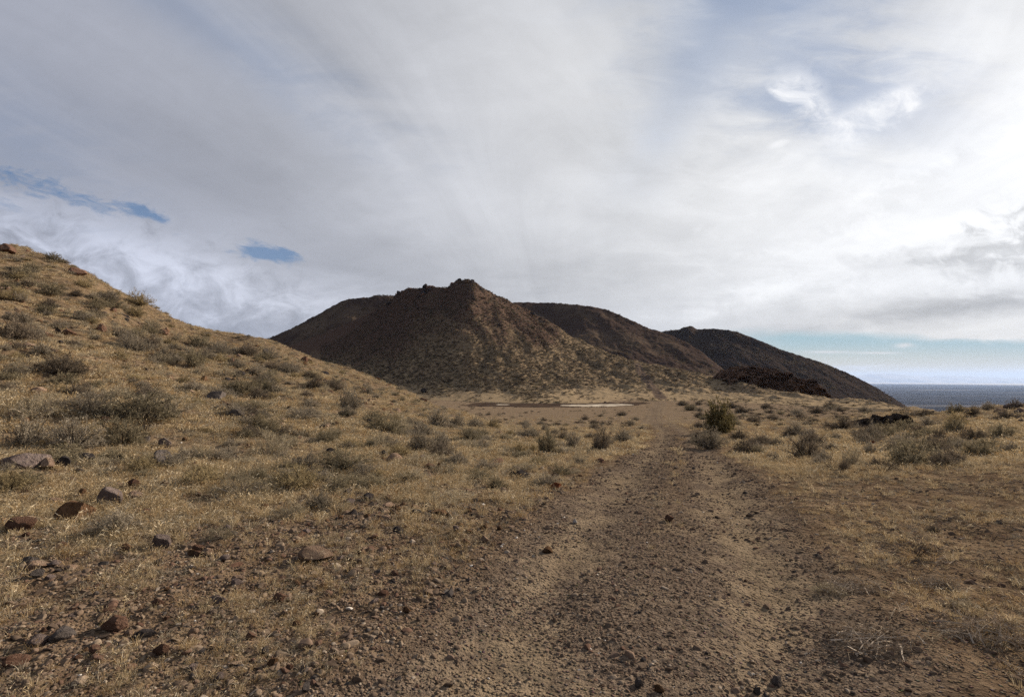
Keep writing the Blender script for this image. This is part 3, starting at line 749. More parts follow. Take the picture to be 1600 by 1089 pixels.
# the red crag on the apron of the hill, one broken mass of rock
def outcrop(name, prof, base, Yb, deep, mat, label, cat, k):
    prof, base = np.array(prof, float), np.array(base, float); px = np.linspace(prof[0, 0], prof[-1, 0], 300); nv = 100; V = []
    qv = np.linspace(0, 1, nv)
    for q in qv:                                                  # 0 front foot .. 1 back foot
        h = np.sin(min(q * 1.5, 1) ** .5 * math.pi / 2) if q < .8 else (1 - q) / .2
        Y = Yb + (q - .3) * deep + 0 * px; xx = (px - W / 2) / F * Yb
        top = EYE + Yb * (594 - interp(prof, px)) / F; bot = np.minimum(surface(xx, Y, False) - .5 * k, EYE + Yb * (594 - interp(base, px)) / F)
        V.append(np.stack([xx, Y, bot + np.maximum(top - bot, .1) * h], 1))
    V = np.array(V); x, y, z = V[..., 0].copy(), V[..., 1].copy(), V[..., 2].copy()
    stp = lambda a, n: np.round(n * a) / n
    blk = stp(perlin(x / (5.2 * k), z / (3.4 * k) + y / (6 * k), 3), 4) * 1.2 + .8 * stp(perlin(x / (2.1 * k), z / (1.6 * k) + y / (3 * k), 8), 4) + .4 * stp(perlin(x / (.9 * k), z / (.7 * k), 18), 3)
    V[..., 1] -= k * (2.0 * blk + .5 * fbm(x, z + y, 1.2 * k, 3, 9))
    V[..., 2] += k * (1.1 * stp(perlin(x / (3.4 * k), y / (4 * k), 13), 3) + .5 * fbm(x, y, 1.8 * k, 3, 10)) * sstep(0, .15, qv)[:, None]
    n = V.shape[1]; idx = np.arange(nv * n).reshape(nv, n)
    f = np.stack([idx[:-1, :-1], idx[:-1, 1:], idx[1:, 1:], idx[1:, :-1]], -1).reshape(-1, 4)
    tag(link(name, mesh_from(name, V.reshape(-1, 3), f, mat, None, False)), label, cat)
def cragmat(name, a, bb, sc):
    m, tt, b = newmat(name); P = pos(tt)
    tt.links.new(mixc(tt, noise(tt, P, sc, 6, .65).ramp(.36, .64), a, bb).s, b.inputs['Base Color']); bump(tt, b, noise(tt, P, sc * 3.2, 5, .65), 1, .35 / sc); return m
outcrop('rock_outcrop', [(1128, 592), (1140, 583), (1150, 577), (1160, 576), (1168, 573), (1185, 573.5), (1198, 576), (1212, 576), (1222, 581), (1232, 585), (1238, 583.5), (1247, 590), (1262, 594), (1270, 593), (1279, 598), (1283, 606), (1287, 622)],
        [(1128, 594), (1160, 596), (1200, 604), (1240, 614), (1286, 625)], 208.0, 20, cragmat('red crag', (.058, .036, .027), (.165, .108, .078), .5), 'dark red craggy outcrop at the foot of the far hill', 'outcrop', 1.0)
outcrop('lava_outcrop', [(1336, 669), (1343, 663), (1352, 657), (1358, 655), (1364, 660), (1370, 654), (1380, 651), (1388, 653), (1396, 650), (1404, 651), (1410, 648.5), (1416, 650), (1422, 657)],
        [(1336, 670), (1360, 669), (1400, 664), (1422, 658)], 31.0, 1.6, cragmat('black lava', (.022, .018, .016), (.085, .069, .057), 5.0), 'jagged black lava outcrop on the right flat', 'outcrop', .11)

# ---------------------------------------------------------------- shrubs
def ribbon_stack(polys, widths, g):
    """thin crossed ribbons along polylines -> verts, quads"""
    V, Fc, n = [], [], 0
    for P, wd_ in zip(polys, widths):
        P = np.asarray(P); k = len(P); d = np.gradient(P, axis=0); a = g.normal(size=3)
        s = np.cross(d, a); s /= np.maximum(np.linalg.norm(s, axis=1, keepdims=True), 1e-9)
        ww = np.linspace(wd_[0], wd_[1], k)[:, None] / 2
        V.append(np.concatenate([P - s * ww, P + s * ww]))
        i = np.arange(k - 1); Fc.append(np.stack([n + i, n + i + 1, n + k + i + 1, n + k + i], 1)); n += 2 * k
    return np.concatenate(V), np.concatenate(Fc)
def shrub_parts(seed, spread=1.0, height=.75, stems=72, twigs=10, leaf=5, lw=.017, open_=.0, droop=.1, rootr=.10):
    """dome of fine twigs, radius about 1: (stem polys, widths), (foliage polys, widths)"""
    g = np.random.default_rng(seed); st, sw, fo, fw = [], [], [], []
    lump = g.uniform(0, 6.28, 4)
    for i in range(stems):
        th = g.uniform(0, 6.283); el = math.asin(g.uniform(.06, 1.0)); R = g.uniform(.65, 1.0) * (1 + .16 * math.sin(3 * th + lump[0]) + .12 * math.sin(5 * th + lump[1]))
        end = np.array([math.cos(th) * math.cos(el) * spread, math.sin(th) * math.cos(el) * spread, math.sin(el) * height]) * R
        mid = end * .5 + np.array([0, 0, .10]) * R + g.normal(size=3) * .06
        q = np.linspace(0, 1, 5)[:, None]; root = np.array([math.cos(th), math.sin(th), 0]) * rootr * g.uniform(0, 1) if rootr < .5 else np.array([g.uniform(-1, 1), g.uniform(-1, 1), 0]) * rootr
        P = root * (1 - q) ** 2 + 2 * q * (1 - q) * (mid + root * (rootr > .5) * .5) + q * q * end + g.normal(size=(5, 3)) * .02 * q
        st.append(P); sw.append((.034 * g.uniform(.6, 1.3), .008))
        for k in range(twigs):
            a = g.uniform(.35 + open_ * .3, 1.0); j = a * 4; i0 = min(int(j), 3); p0 = P[i0] + (P[i0 + 1] - P[i0]) * (j - i0)
            d = end / np.linalg.norm(end) * .7 + g.normal(size=3) * .75 + np.array([0, 0, .25]); d /= np.linalg.norm(d)
            L = g.uniform(.10, .26); e = p0 + d * L; c_ = p0 + d * L * .5 + g.normal(size=3) * .025 + np.array([0, 0, droop * L])
            fo.append(np.array([p0, c_, e])); fw.append((.010, .005))
            for l in range(leaf):
                b_ = g.uniform(.25, 1.05); q0 = p0 + (e - p0) * b_; dd = d * .5 + g.normal(size=3) * .7; dd /= np.linalg.norm(dd)
                ll = g.uniform(.035, .085); fo.append(np.array([q0, q0 + dd * ll])); fw.append((lw * g.uniform(.6, 1.3), lw * .45))
    return (st, sw), (fo, fw), g
def twigmat(name, a, bb, tipc=None, transl=.25):
    m, tt, b = newmat(name)
    oi = tt.nodes.new('ShaderNodeObjectInfo'); rnd = X(tt, oi.outputs['Random'])
    g = tt.nodes.new('ShaderNodeNewGeometry'); ri = X(tt, g.outputs['Random Per Island'])
    c = mixc(tt, ri, a, bb)
    if tipc: c = mixc(tt, ri.ramp(.80, .86) * .8, c, tipc)
    c = scalec(tt, c, rnd * .45 + .78)
    tt.links.new(c.s, b.inputs['Base Color'])
    if transl:
        tr = tt.nodes.new('ShaderNodeBsdfTranslucent'); tt.links.new(c.s, tr.inputs[0])
        mx = tt.nodes.new('ShaderNodeMixShader'); mx.inputs[0].default_value = transl
        tt.links.new(b.outputs[0], mx.inputs[1]); tt.links.new(tr.outputs[0], mx.inputs[2])
        tt.links.new(mx.outputs[0], tt.nodes['Material Output'].inputs['Surface'])
    return m
M_stem = twigmat('dark stem', (.045, .034, .028), (.085, .065, .052), None, 0)
M_pstem = twigmat('bleached stem', (.24, .195, .15), (.42, .36, .29), None, 0)
KIND = {
 'grey':  (twigmat('grey brown brush', (.165, .142, .110), (.285, .248, .192), (.46, .40, .31)), M_stem),
 'dark':  (twigmat('dark brush', (.092, .075, .059), (.180, .149, .115), (.29, .245, .185)), M_stem),
 'olive': (twigmat('olive brush', (.140, .120, .080), (.255, .220, .148), (.42, .36, .25)), M_stem),
 'pale':  (twigmat('pale dry brush', (.21, .175, .12), (.36, .31, .215), (.52, .46, .34)), M_pstem),
 'gold':  (twigmat('tawny brush', (.22, .175, .10), (.37, .30, .175), None), M_stem),
 'creosote': (twigmat('creosote leaves', (.115, .095, .045), (.205, .172, .085), (.28, .235, .13)), M_stem),
 'bare':  (twigmat('bare twigs', (.060, .047, .040), (.115, .092, .078), None, 0), M_stem),
 'deadpale': (twigmat('bleached twigs', (.20, .155, .11), (.44, .36, .27), None, 0), M_pstem),
}
SHAPE = {'grey': dict(), 'dark': dict(height=.7), 'olive': dict(height=.8, leaf=6), 'pale': dict(height=.6, stems=44, twigs=8, leaf=5, lw=.014), 'gold': dict(height=.8),
         'creosote': dict(height=1.1, stems=70, twigs=15, leaf=8, lw=.040, open_=.6), 'bare': dict(stems=16, twigs=6, leaf=1, height=1.1, open_=.6), 'deadpale': dict(stems=70, twigs=6, leaf=1, height=.16, open_=.2, lw=.012, rootr=.8)}
SP = {}
def shrub_proto(kind, var, parts=True):
    k = (kind, var)
    if k not in SP:
        (st, sw), (fo, fw), g = shrub_parts(500 + 31 * var + len(kind) * 3, **SHAPE[kind])
        v1, f1 = ribbon_stack(st, sw, g); v2, f2 = ribbon_stack(fo, fw, g)
        SP[k] = (mesh_from('stems', v1, f1, KIND[kind][1], None, False), mesh_from('foliage', v2, f2, KIND[kind][0], None, False))
        v3 = np.concatenate([v1, v2]); f3 = np.concatenate([f1, f2 + len(v1)])
        me = mesh_from('shrub', v3, f3, KIND[kind][0], None, False); me.materials.append(KIND[kind][1])
        mi = np.zeros(len(f3), np.int32); mi[:len(f1)] = 1; me.polygons.foreach_set('material_index', mi)
        SP[k + (1,)] = me
    return SP[k], SP[k + (1,)]
PLANTS = []
def shrub(px, py, w, h, kind, label, group=None, parts=True, name='shrub', cat='shrub', flatten=1.0):
    p = place(px, py - 1)[0]
    if np.isnan(p[0]): return None
    (ms, mf), whole = shrub_proto(kind, random.randrange(4)); sc = w / F * p[1] / 2 / .88
    zt = np.empty(len(whole.vertices) * 3, np.float32); whole.vertices.foreach_get('co', zt)
    hz = (h / F * p[1]) / float(np.percentile(zt[2::3], 97))
    y0 = p[1] + sc * .25; z0 = float(surface(p[0], y0)) - .02 * sc
    if parts:
        o = bpy.data.objects.new(name, None); S.collection.objects.link(o); o.empty_display_size = .2
        link('stems', ms, o).name = 'stem'; link('foliage', mf, o)
    else: o = link(name, whole)
    o.location = (p[0], y0, z0); o.scale = (sc, sc * random.uniform(.7, .95), hz); o.rotation_euler = (0, 0, random.uniform(0, 6.28) if w < h * 2.2 else random.choice([0, math.pi]) + random.uniform(-.3, .3))
    if w >= h * 2.2 and parts: o.scale[1] = sc * .7
    gx_, gy_ = (surface(p[0] + .4, y0, False) - surface(p[0] - .4, y0, False)) / .8, (surface(p[0], y0 + .4, False) - surface(p[0], y0 - .4, False)) / .8
    PLANTS.append((p[0], y0, sc))
    tag(o, label, cat, group); return o
shrub_list = [
 (85, 588, 98, 30, 'dark', 'long dark grey brush lying across the upper left slope'),
 (205, 660, 120, 42, 'olive', 'broad dark olive bush, the widest on the left slope'),
 (255, 656, 70, 34, 'grey', 'twiggy grey bush at the right end of the broad olive bush'),
 (140, 652, 70, 30, 'grey', 'grey bush at the left end of the broad olive bush'),
 (182, 698, 74, 42, 'olive', 'round tufted olive bush with pale seed tips'),
 (100, 703, 105, 44, 'grey', 'wide grey brush left of the round tufted bush'),
 (35, 700, 80, 40, 'grey', 'pale grey brush at the left edge beside the wide grey brush'),
 (40, 655, 70, 28, 'pale', 'pale straw coloured brush at the left edge under dark brush'),
 (200, 549, 66, 26, 'grey', 'low grey brush high on the left slope'),
 (232, 545, 40, 20, 'dark', 'dark brush right of the low grey brush high up'),
 (300, 575, 42, 26, 'olive', 'round olive bush with a pale stone at its foot'),
 (15, 532, 62, 34, 'dark', 'dark grey bush at the left edge high on the slope'),
 (50, 530, 44, 22, 'grey', 'grey bush right of the dark one at the left edge'),
 (72, 462, 42, 20, 'olive', 'olive brown bush high on the left slope near the top'),
 (22, 466, 40, 18, 'gold', 'tawny bush near the top left corner of the slope'),
 (212, 478, 46, 20, 'gold', 'tawny golden bush just under the left skyline'),
 (165, 470, 40, 16, 'grey', 'grey bush left of the tawny golden bush'),
 (78, 410, 36, 14, 'olive', 'yellow olive bush on the left skyline'),
 (265, 488, 30, 12, 'grey', 'grey bush on the left skyline past the golden bush'),
 (370, 616, 64, 22, 'olive', 'olive bush low on the middle of the left slope'),
 (410, 615, 44, 20, 'olive', 'smaller olive bush right of the low olive bush'),
 (402, 660 - 34, 40, 18, 'dark', 'dark bush below the smaller olive bush'),
 (350, 555, 30, 16, 'grey', 'grey bush right of the round olive bush'),
 (448, 586, 34, 18, 'grey', 'grey bush near the skyline above the grey dome bushes'),
 (545, 642, 44, 32, 'grey', 'grey dome bush on the lower left slope'),
 (520, 612, 36, 18, 'dark', 'dark bush up slope of the grey dome bush'),
 (490, 608, 30, 16, 'dark', 'dark bush left of the dark one above the grey dome'),
 (575, 618, 26, 14, 'grey', 'small grey bush near where slope meets the flat'),
 (595, 679, 80, 28, 'olive', 'soft olive grey brush at the foot of the slope'),
 (625, 678, 50, 24, 'pale', 'pale dry brush right of the soft olive grey brush'),
 (683, 670, 46, 28, 'grey', 'mauve grey bush leading the row at the slope foot'),
 (714, 668, 34, 20, 'grey', 'second grey bush of the row at the slope foot'),
 (742, 670, 34, 16, 'grey', 'third grey bush of the row at the slope foot'),
 (770, 672, 30, 15, 'gold', 'tawny clump at the end of the slope foot row'),
 (655, 705, 48, 30, 'grey', 'grey bush pair on the lower ground, left and larger one'),
 (688, 705, 38, 26, 'grey', 'grey bush pair on the lower ground, right and smaller one'),
 (735, 692, 40, 20, 'olive', 'thin olive bush between grey pair and the round bush'),
 (856, 713, 50, 38, 'olive', 'round brown green bush with a dark crooked stem'),
 (826, 684, 44, 14, 'grey', 'grey brush behind the round brown green bush'),
 (880, 690, 34, 14, 'dark', 'dark low brush right behind the round brown green bush'),
 (943, 705, 56, 34, 'dark', 'dark bushy shrub left of the road'),
 (975, 692, 36, 20, 'grey', 'grey shrub between the dark bushy shrub and the road'),
 (906, 726, 28, 20, 'pale', 'small pale dead bush beside a grey rock near the road'),
 (897, 700, 34, 22, 'grey', 'grey shrub left of the dark bushy shrub'),
 (412, 716, 86, 34, 'pale', 'large pale grey dead brush in the middle of the slope'),
 (368, 778, 100, 34, 'pale', 'wide bleached twiggy brush below the pale dead brush'),
 (310, 722, 50, 22, 'pale', 'pale straw tuft beside the rounded grey boulder'),
 (440, 758, 54, 22, 'grey', 'grey twigs right of the wide bleached brush'),
 (497, 797, 44, 24, 'grey', 'grey green bush alone at the edge of the gravel'),
 (452, 810, 56, 20, 'pale', 'pale dry tuft left of the grey green bush'),
 (340, 844, 54, 20, 'pale', 'pale tuft of dry brush right of the wedge rock'),
 (180, 836, 50, 22, 'pale', 'grey dry weed below the square mauve boulder'),
 (590, 703, 40, 20, 'pale', 'pale clump at the slope foot above a dark pointed rock'),
 # right of the road
 (1127, 677, 58, 43, 'creosote', 'tall green creosote bush standing alone on the flat', 'creosote_bush'),
 (1104, 670, 26, 11, 'dark', 'low dark bush left of the green creosote bush'),
 (1092, 669, 18, 9, 'dark', 'small dark bush left of the low dark one by the creosote'),
 (1112, 702, 60, 30, 'grey', 'grey bush at the bend of the road, in front of the creosote'),
 (1092, 692, 30, 18, 'dark', 'dark bush touching the road left of the grey bend bush'),
 (1192, 696, 40, 15, 'dark', 'dark flat bush right of the creosote bush'),
 (1170, 710, 52, 20, 'dark', 'dark grey bush below the dark flat bush'),
 (1186, 711, 26, 12, 'olive', 'small olive bush at the right end of the dark grey bush'),
 (1250, 683, 46, 22, 'grey', 'grey bush behind the big dark thicket'),
 (1265, 721, 72, 40, 'dark', 'big dark thicket bush on the right flat'),
 (1236, 684, 26, 14, 'dark', 'dark bush left of the grey one behind the thicket'),
 (1276, 697, 40, 20, 'dark', 'dark bush on top of the big dark thicket'),
 (1325, 674, 62, 22, 'dark', 'dark bush beside the black lava row'),
 (1365, 692, 58, 26, 'grey', 'grey brown bush below the black lava row'),
 (1300, 735, 26, 30, 'bare', 'bare bush with a dark crooked trunk'),
 (1322, 738, 22, 18, 'dark', 'small dark bush right of the crooked bare bush'),
 (1213, 722, 14, 14, 'grey', 'tiny upright grey bush left of the big dark thicket'),
 (1440, 727, 100, 38, 'olive', 'large round olive bush, the largest right of the road'),
 (1365, 714, 44, 20, 'grey', 'grey bush left of the large olive bush'),
 (1385, 739, 66, 24, 'bare', 'leafless branching bush sprawling before the large olive bush'),
 (1412, 700, 50, 20, 'grey', 'grey bush behind the large olive bush'),
 (1468, 712, 44, 26, 'dark', 'dark bush at the right shoulder of the large olive bush'),
 (1340, 728, 40, 26, 'pale', 'pale straw bush between the thicket and the leafless bush'),
 (1532, 692, 54, 20, 'dark', 'dark mat of brush on the right rise'),
 (1506, 688, 40, 20, 'bare', 'bare twiggy bush left of the dark mat of brush'),
 (1470, 688, 22, 16, 'dark', 'small dark bush above the right shoulder of the olive bush'),
 (1500, 668, 44, 22, 'gold', 'tawny yellow bush on the right rise'),
 (1575, 686, 52, 22, 'olive', 'brown olive bush at the right edge of the rise'),
 (1538, 716, 56, 24, 'olive', 'olive bush in the straw below the dark mat of brush'),
 (1508, 704, 34, 14, 'grey', 'grey low bush left above the olive one in straw'),
 (1585, 712, 44, 18, 'grey', 'grey bush at the right edge above the pale straw'),
 (1497, 647, 32, 14, 'olive', 'olive bush on the right skyline, first of its row'),
 (1524, 650, 26, 14, 'dark', 'dark bush on the right skyline next to the olive one'),
 (1550, 642, 24, 12, 'grey', 'grey bush on the right skyline beyond the dark one'),
 (1592, 639, 28, 13, 'dark', 'dark bush at the right end of the skyline'),
 (1578, 657, 50, 16, 'dark', 'dark long bush just under the right skyline'),
 (1452, 650, 40, 9, 'dark', 'flat dark bush on the brink above the valley'),
 (1425, 652, 30, 8, 'grey', 'grey bush left of the flat dark bush on the brink'),
 (1455, 668, 40, 16, 'grey', 'grey bush below the flat dark bush on the brink'),
 (1400, 680, 34, 12, 'olive', 'low olive bush below the lava row right of grey brown bush'),
 (1438, 875, 50, 34, 'bare', 'small dead bush with few black twigs near the right'),
 (1462, 832, 26, 9, 'dark', 'flat dark weed behind the small dead bush'),
 (1300, 930, 60, 13, 'pale', 'pale dry weed at the right road edge'),
 (1188, 778, 30, 10, 'bare', 'tiny bare weed between the road and straw'),
]
for q in shrub_list:
    nm = q[6] if len(q) > 6 else 'shrub'
    shrub(*q[:5], label=q[5], name=nm, cat='creosote bush' if nm != 'shrub' else 'shrub')
# heaps of dead branches on the near right
for (px, py, w_, h_, kd, lb) in [
 (1390, 1014, 170, 20, 'deadpale', 'flattened heap of dead grey branches on the near right'),
 (1555, 1000, 150, 22, 'deadpale', 'flattened heap of dead branches cut by the right edge'),
 (1340, 925, 110, 13, 'deadpale', 'flat mat of dead twigs above the larger branch heap'),
 (1470, 922, 100, 13, 'deadpale', 'mat of dry twigs between the dead bush and branch heaps')]:
    shrub(px, py, w_, h_, kd, lb, name='dead_branches', cat='dead brush')
zones = [  # polygon, count, width range, kinds, label, group
 ([(830, 650), (1005, 650), (1008, 690), (960, 698), (800, 676)], 34, (10, 20), ('dark', 'grey'), 'small dark bush on the bare flat left of the road', 'small bushes on the flat left of the road'),
 ([(1055, 632), (1200, 634), (1330, 640), (1400, 648), (1300, 672), (1150, 668), (1060, 660)], 46, (12, 25), ('dark', 'grey', 'dark', 'olive'), 'low dark bush on the flat around the creosote bush', 'low bushes on the flat right of the road'),
 ([(1150, 672), (1240, 672), (1330, 690), (1280, 735), (1150, 720)], 16, (18, 36), ('dark', 'grey'), 'grey bush tucked among the larger bushes on the right flat', 'smaller bushes among the right thickets'),
 ([(1340, 675), (1600, 668), (1600, 730), (1480, 735), (1360, 735)], 40, (20, 46), ('dark', 'grey', 'olive', 'dark'), 'twiggy grey brown bush filling the right thicket', 'bushes filling the right thicket'),
 ([(0, 400), (120, 440), (250, 500), (420, 560), (560, 615), (500, 640), (200, 560), (0, 520)], 84, (18, 40), ('grey', 'dark', 'grey', 'olive', 'gold', 'pale'), 'grey brown bush among many on the upper left slope', 'bushes dotted over the upper left slope'),
 ([(0, 540), (250, 590), (480, 640), (640, 660), (780, 690), (700, 720), (400, 690), (0, 640)], 40, (26, 52), ('grey', 'olive', 'grey', 'pale', 'dark'), 'grey olive bush among many on the lower left slope', 'bushes dotted over the lower left slope'),
]
for poly, n, (w0, w1), kinds, lb, gp in zones:
    for (x, y) in zone_points(n, poly):
        w_ = random.uniform(w0, w1); shrub(x, y, w_, w_ * random.uniform(.32, .48), random.choice(kinds), lb, gp, parts=False)

# ---------------------------------------------------------------- stuff nobody could count: grass, gravel, scrub of the far slopes
def scatter(name, protos, pts, rot, scl, idx, label):
    """one object: points, each showing one of the given small meshes"""
    hid = bpy.data.collections.new(name + ' kinds')
    for i, me in enumerate(protos):
        o = bpy.data.objects.new(f'{name} kind {i:02d}', me); hid.objects.link(o)
    me = bpy.data.meshes.new(name); me.vertices.add(len(pts)); me.vertices.foreach_set('co', np.asarray(pts, np.float32).ravel())
    a = me.attributes.new('rot', 'FLOAT_VECTOR', 'POINT'); a.data.foreach_set('vector', np.asarray(rot, np.float32).ravel())
    a = me.attributes.new('scl', 'FLOAT_VECTOR', 'POINT'); a.data.foreach_set('vector', np.asarray(scl, np.float32).ravel())
    a = me.attributes.new('pick', 'INT', 'POINT'); a.data.foreach_set('value', np.asarray(idx, np.int32))
    o = link(name, me); ng = bpy.data.node_groups.new(name, 'GeometryNodeTree')
    ng.interface.new_socket('Geometry', in_out='INPUT', socket_type='NodeSocketGeometry'); ng.interface.new_socket('Geometry', in_out='OUTPUT', socket_type='NodeSocketGeometry')
    N = ng.nodes; i_ = N.new('NodeGroupInput'); o_ = N.new('NodeGroupOutput'); ip = N.new('GeometryNodeInstanceOnPoints')
    ci = N.new('GeometryNodeCollectionInfo'); ci.inputs['Collection'].default_value = hid; ci.inputs['Separate Children'].default_value = True; ci.inputs['Reset Children'].default_value = True
    def na(n, ty):
        q = N.new('GeometryNodeInputNamedAttribute'); q.data_type = ty; q.inputs['Name'].default_value = n; return q.outputs['Attribute']
    L = ng.links.new; L(i_.outputs[0], ip.inputs['Points']); L(ci.outputs[0], ip.inputs['Instance']); ip.inputs['Pick Instance'].default_value = True
    L(na('pick', 'INT'), ip.inputs['Instance Index']); L(na('rot', 'FLOAT_VECTOR'), ip.inputs['Rotation']); L(na('scl', 'FLOAT_VECTOR'), ip.inputs['Scale'])
    L(ip.outputs[0], o_.inputs[0])
    md = o.modifiers.new('scatter', 'NODES'); md.node_group = ng
    return tag(o, label, kind='stuff')
def polar_points(n, r0, r1, power, a0=-58, a1=58):
    """points over the wedge in front, density falling as r**-power"""
    e = 2 - power; q = rng.random(n)
    r = (r0 ** e + q * (r1 ** e - r0 ** e)) ** (1 / e) if abs(e) > 1e-6 else r0 * (r1 / r0) ** q
    a = np.radians(rng.uniform(a0, a1, n)); return r * np.sin(a), r * np.cos(a), r
def road_info(x, y):
    d, s, w = polydist(x, y, road_pts, RW); return d + .22 * fbm(x, y, 1.3, 3, 90), s, w
def eul(n, tilt): return np.stack([rng.normal(0, tilt, n), rng.normal(0, tilt, n), rng.uniform(0, 6.283, n)], 1)

# gravel: broken stones of four tints
def gravmat(name, cols_):
    m, tt, b = newmat(name); oi = tt.nodes.new('ShaderNodeObjectInfo'); rnd = X(tt, oi.outputs['Random'])
    rp = tt.nodes.new('ShaderNodeValToRGB'); rp.color_ramp.interpolation = 'CONSTANT'; tt.links.new(rnd.s, rp.inputs[0])
    for i, (p, c) in enumerate(cols_):
        e = rp.color_ramp.elements[i] if i < 2 else rp.color_ramp.elements.new(p)
        e.position = p; e.color = (*c, 1)
    P = pos(tt); c = scalec(tt, X(tt, rp.outputs[0]), noise(tt, P, 40, 4, .6) * 1.0 + .5)
    tt.links.new(c.s, b.inputs['Base Color']); b.inputs['Roughness'].default_value = .85; bump(tt, b, noise(tt, P, 90, 3), .5, .004)
    return m
M_grav = gravmat('gravel', [(0, (.090, .067, .051)), (.20, (.138, .102, .075)), (.44, (.175, .134, .098)), (.60, (.110, .070, .052)), (.70, (.150, .108, .082)), (.82, (.205, .160, .120)), (.90, (.056, .049, .046)), (.955, (.25, .21, .17)), (.993, (.52, .48, .43))])
GR = [rock_mesh(f'stone', 900 + i, M_grav, 2 if i < 9 else 1, (.55, .7, .4)[i % 3], 8, .03) for i in range(12)]
gx_, gy_, gr_ = [], [], []
x, y, r = polar_points(430000, 1.9, 55, 1.75)
dn, sg, wr = road_info(x, y)
pn = fbm(x, y, .9, 3, 201); pn2 = fbm(x, y, 3.2, 3, 202)
leftside = sstep(0, -4, x - .33 * y + 1.0)
prob = np.where(dn < wr, .66 + .6 * pn - .20 * np.exp(-((dn - .82) / .34) ** 2), np.where(x < .33 * y, .95 * sstep(13, 5, r) + .16, .30 * sstep(20, 6, r) + .12) + .45 * pn)
prob = prob * (1 - .55 * sstep(7, 13, r) * (dn > wr))
prob = prob * (1 - .8 * sstep(16, 45, r))
keep = rng.random(len(x)) < np.clip(prob, 0, 1)
x, y, r, dn, wr = x[keep], y[keep], r[keep], dn[keep], wr[keep]
size = .0040 * np.exp(rng.normal(0, .62, len(x))) * (1 + .30 * np.maximum(r - 2, 0) ** .75)
size *= np.where((dn > wr) & (x < .33 * y), 1.10 + 1.0 * (rng.random(len(x)) < .12), 1.0) * np.where((dn > wr) & (x > .33 * y), .8, 1)
size = np.clip(size, .003, .06 + .0 * r)
z = ground(x, y)
scl = size[:, None] * np.stack([np.ones(len(x)), rng.uniform(.7, 1, len(x)), rng.uniform(.7, 1.1, len(x))], 1)
scatter('gravel', GR, np.stack([x, y, z - size * .04], 1), eul(len(x), .35), scl, np.where(r < 9, rng.integers(0, 9, len(x)), rng.integers(9, 12, len(x))), 'loose gravel of mixed brown grey and pale stones')

# dry grass: short curved bleached blades, some ending in pale fluffy heads
def tuft(seed, n, hgt, wd_, spread, head):
    g = np.random.default_rng(seed); P, Wd = [], []
    for i in range(n):
        th = g.uniform(0, 6.283); r0 = spread * .45 * math.sqrt(g.random()); root = np.array([math.cos(th) * r0, math.sin(th) * r0, -.01])
        th2 = th + g.normal(0, .7); L = hgt * g.uniform(.45, 1.15); ln = g.uniform(.15, 1.1); out = np.array([math.cos(th2), math.sin(th2), 0])
        q = np.linspace(0, 1, 4)[:, None]
        pts = root + out * (q ** 1.7) * L * ln * .75 + np.array([0, 0, 1]) * (q - .38 * ln * q * q) * L
        P.append(pts); Wd.append((wd_ * g.uniform(.7, 1.2), wd_ * .35))
        if g.random() < head:
            e = pts[-1]; d = pts[-1] - pts[-2]; d /= np.linalg.norm(d); d2 = d + np.array([0, 0, -.5]) + g.normal(size=3) * .2; d2 /= np.linalg.norm(d2)
            P.append(np.array([e, e + d2 * L * .12, e + d2 * L * .26])); Wd.append((wd_ * 1.9, wd_ * .8))
    return ribbon_stack(P, Wd, g)
M_g1 = twigmat('dry grass', (.27, .205, .118), (.52, .415, .255), (.72, .64, .48), .3)
M_g2 = twigmat('tawny grass', (.22, .145, .070), (.40, .285, .150), (.6, .5, .35), .3)
M_g3 = twigmat('grey weeds', (.17, .145, .105), (.33, .285, .21), (.56, .50, .39), .25)
TU = []
for i in range(12):
    v, f = tuft(40 + i, 34 if i % 3 else 22, (.12, .09, .155)[i % 3], .0042, .13, .4); TU.append(mesh_from('tuft', v, f, (M_g1, M_g2, M_g1, M_g3)[i % 4], None, False))
for i in range(8):
    v, f = tuft(80 + i, 60, .165, .013, .42, .45); TU.append(mesh_from('tuft', v, f, (M_g1, M_g2, M_g1, M_g3)[i % 4], None, False))
def grass_prob(x, y, r):
    dn, sg, wr = road_info(x, y); off = sstep(wr - .1, wr + .8, dn)
    pn = fbm(x, y, 1.1, 3, 301); pn2 = fbm(x, y, 4.5, 3, 302)
    z = ground(x, y, False)
    left = x < .33 * y
    lm = sstep(0, -7, x - .33 * y + 1.0 + 1.2 * pn2)
    nearf = sstep(4.0, 11.5, r - .35 * (x + 3) * sstep(8, 4, y))
    pl = (.30 + .58 * (.35 + .65 * lm) * nearf) * (.18 + 1.15 * sstep(-.40, .40, pn + .5 * pn2))
    pr = .20 + 1.0 * sstep(8.0, 11, y + .6 * pn2) * sstep(.0, .2, x / np.maximum(y, 1) - .40) * sstep(34, 20, y) + .40 * pn
    pr = np.maximum(pr, .05)
    p = np.where(left, pl, pr) * off + .10 * sstep(.25, .0, dn) * sstep(4, 9, r) * np.clip(pn + .6, 0, 1)
    basin = sstep(-1.6, -2.8, z) * (y > 28)
    return np.clip(p, 0, 1) * (1 - .86 * basin)
x, y, r = polar_points(105000, 1.9, 20, 1.25)
k = rng.random(len(x)) < grass_prob(x, y, r); x, y, r = x[k], y[k], r[k]
s = rng.uniform(.40, 1.25, len(x)) * np.where((x < .33 * y), sstep(2.5, 9, r) * .55 + .34, .52 + .35 * sstep(8, 12, y))
p1 = np.stack([x, y, ground(x, y)], 1); i1 = rng.integers(0, 12, len(x)); s1 = np.stack([s * 1.1, s * 1.1, s], 1)
x, y, r = polar_points(90000, 15, 95, 1.1, -52, 52)
k = rng.random(len(x)) < grass_prob(x, y, r) * .9; x, y, r = x[k], y[k], r[k]
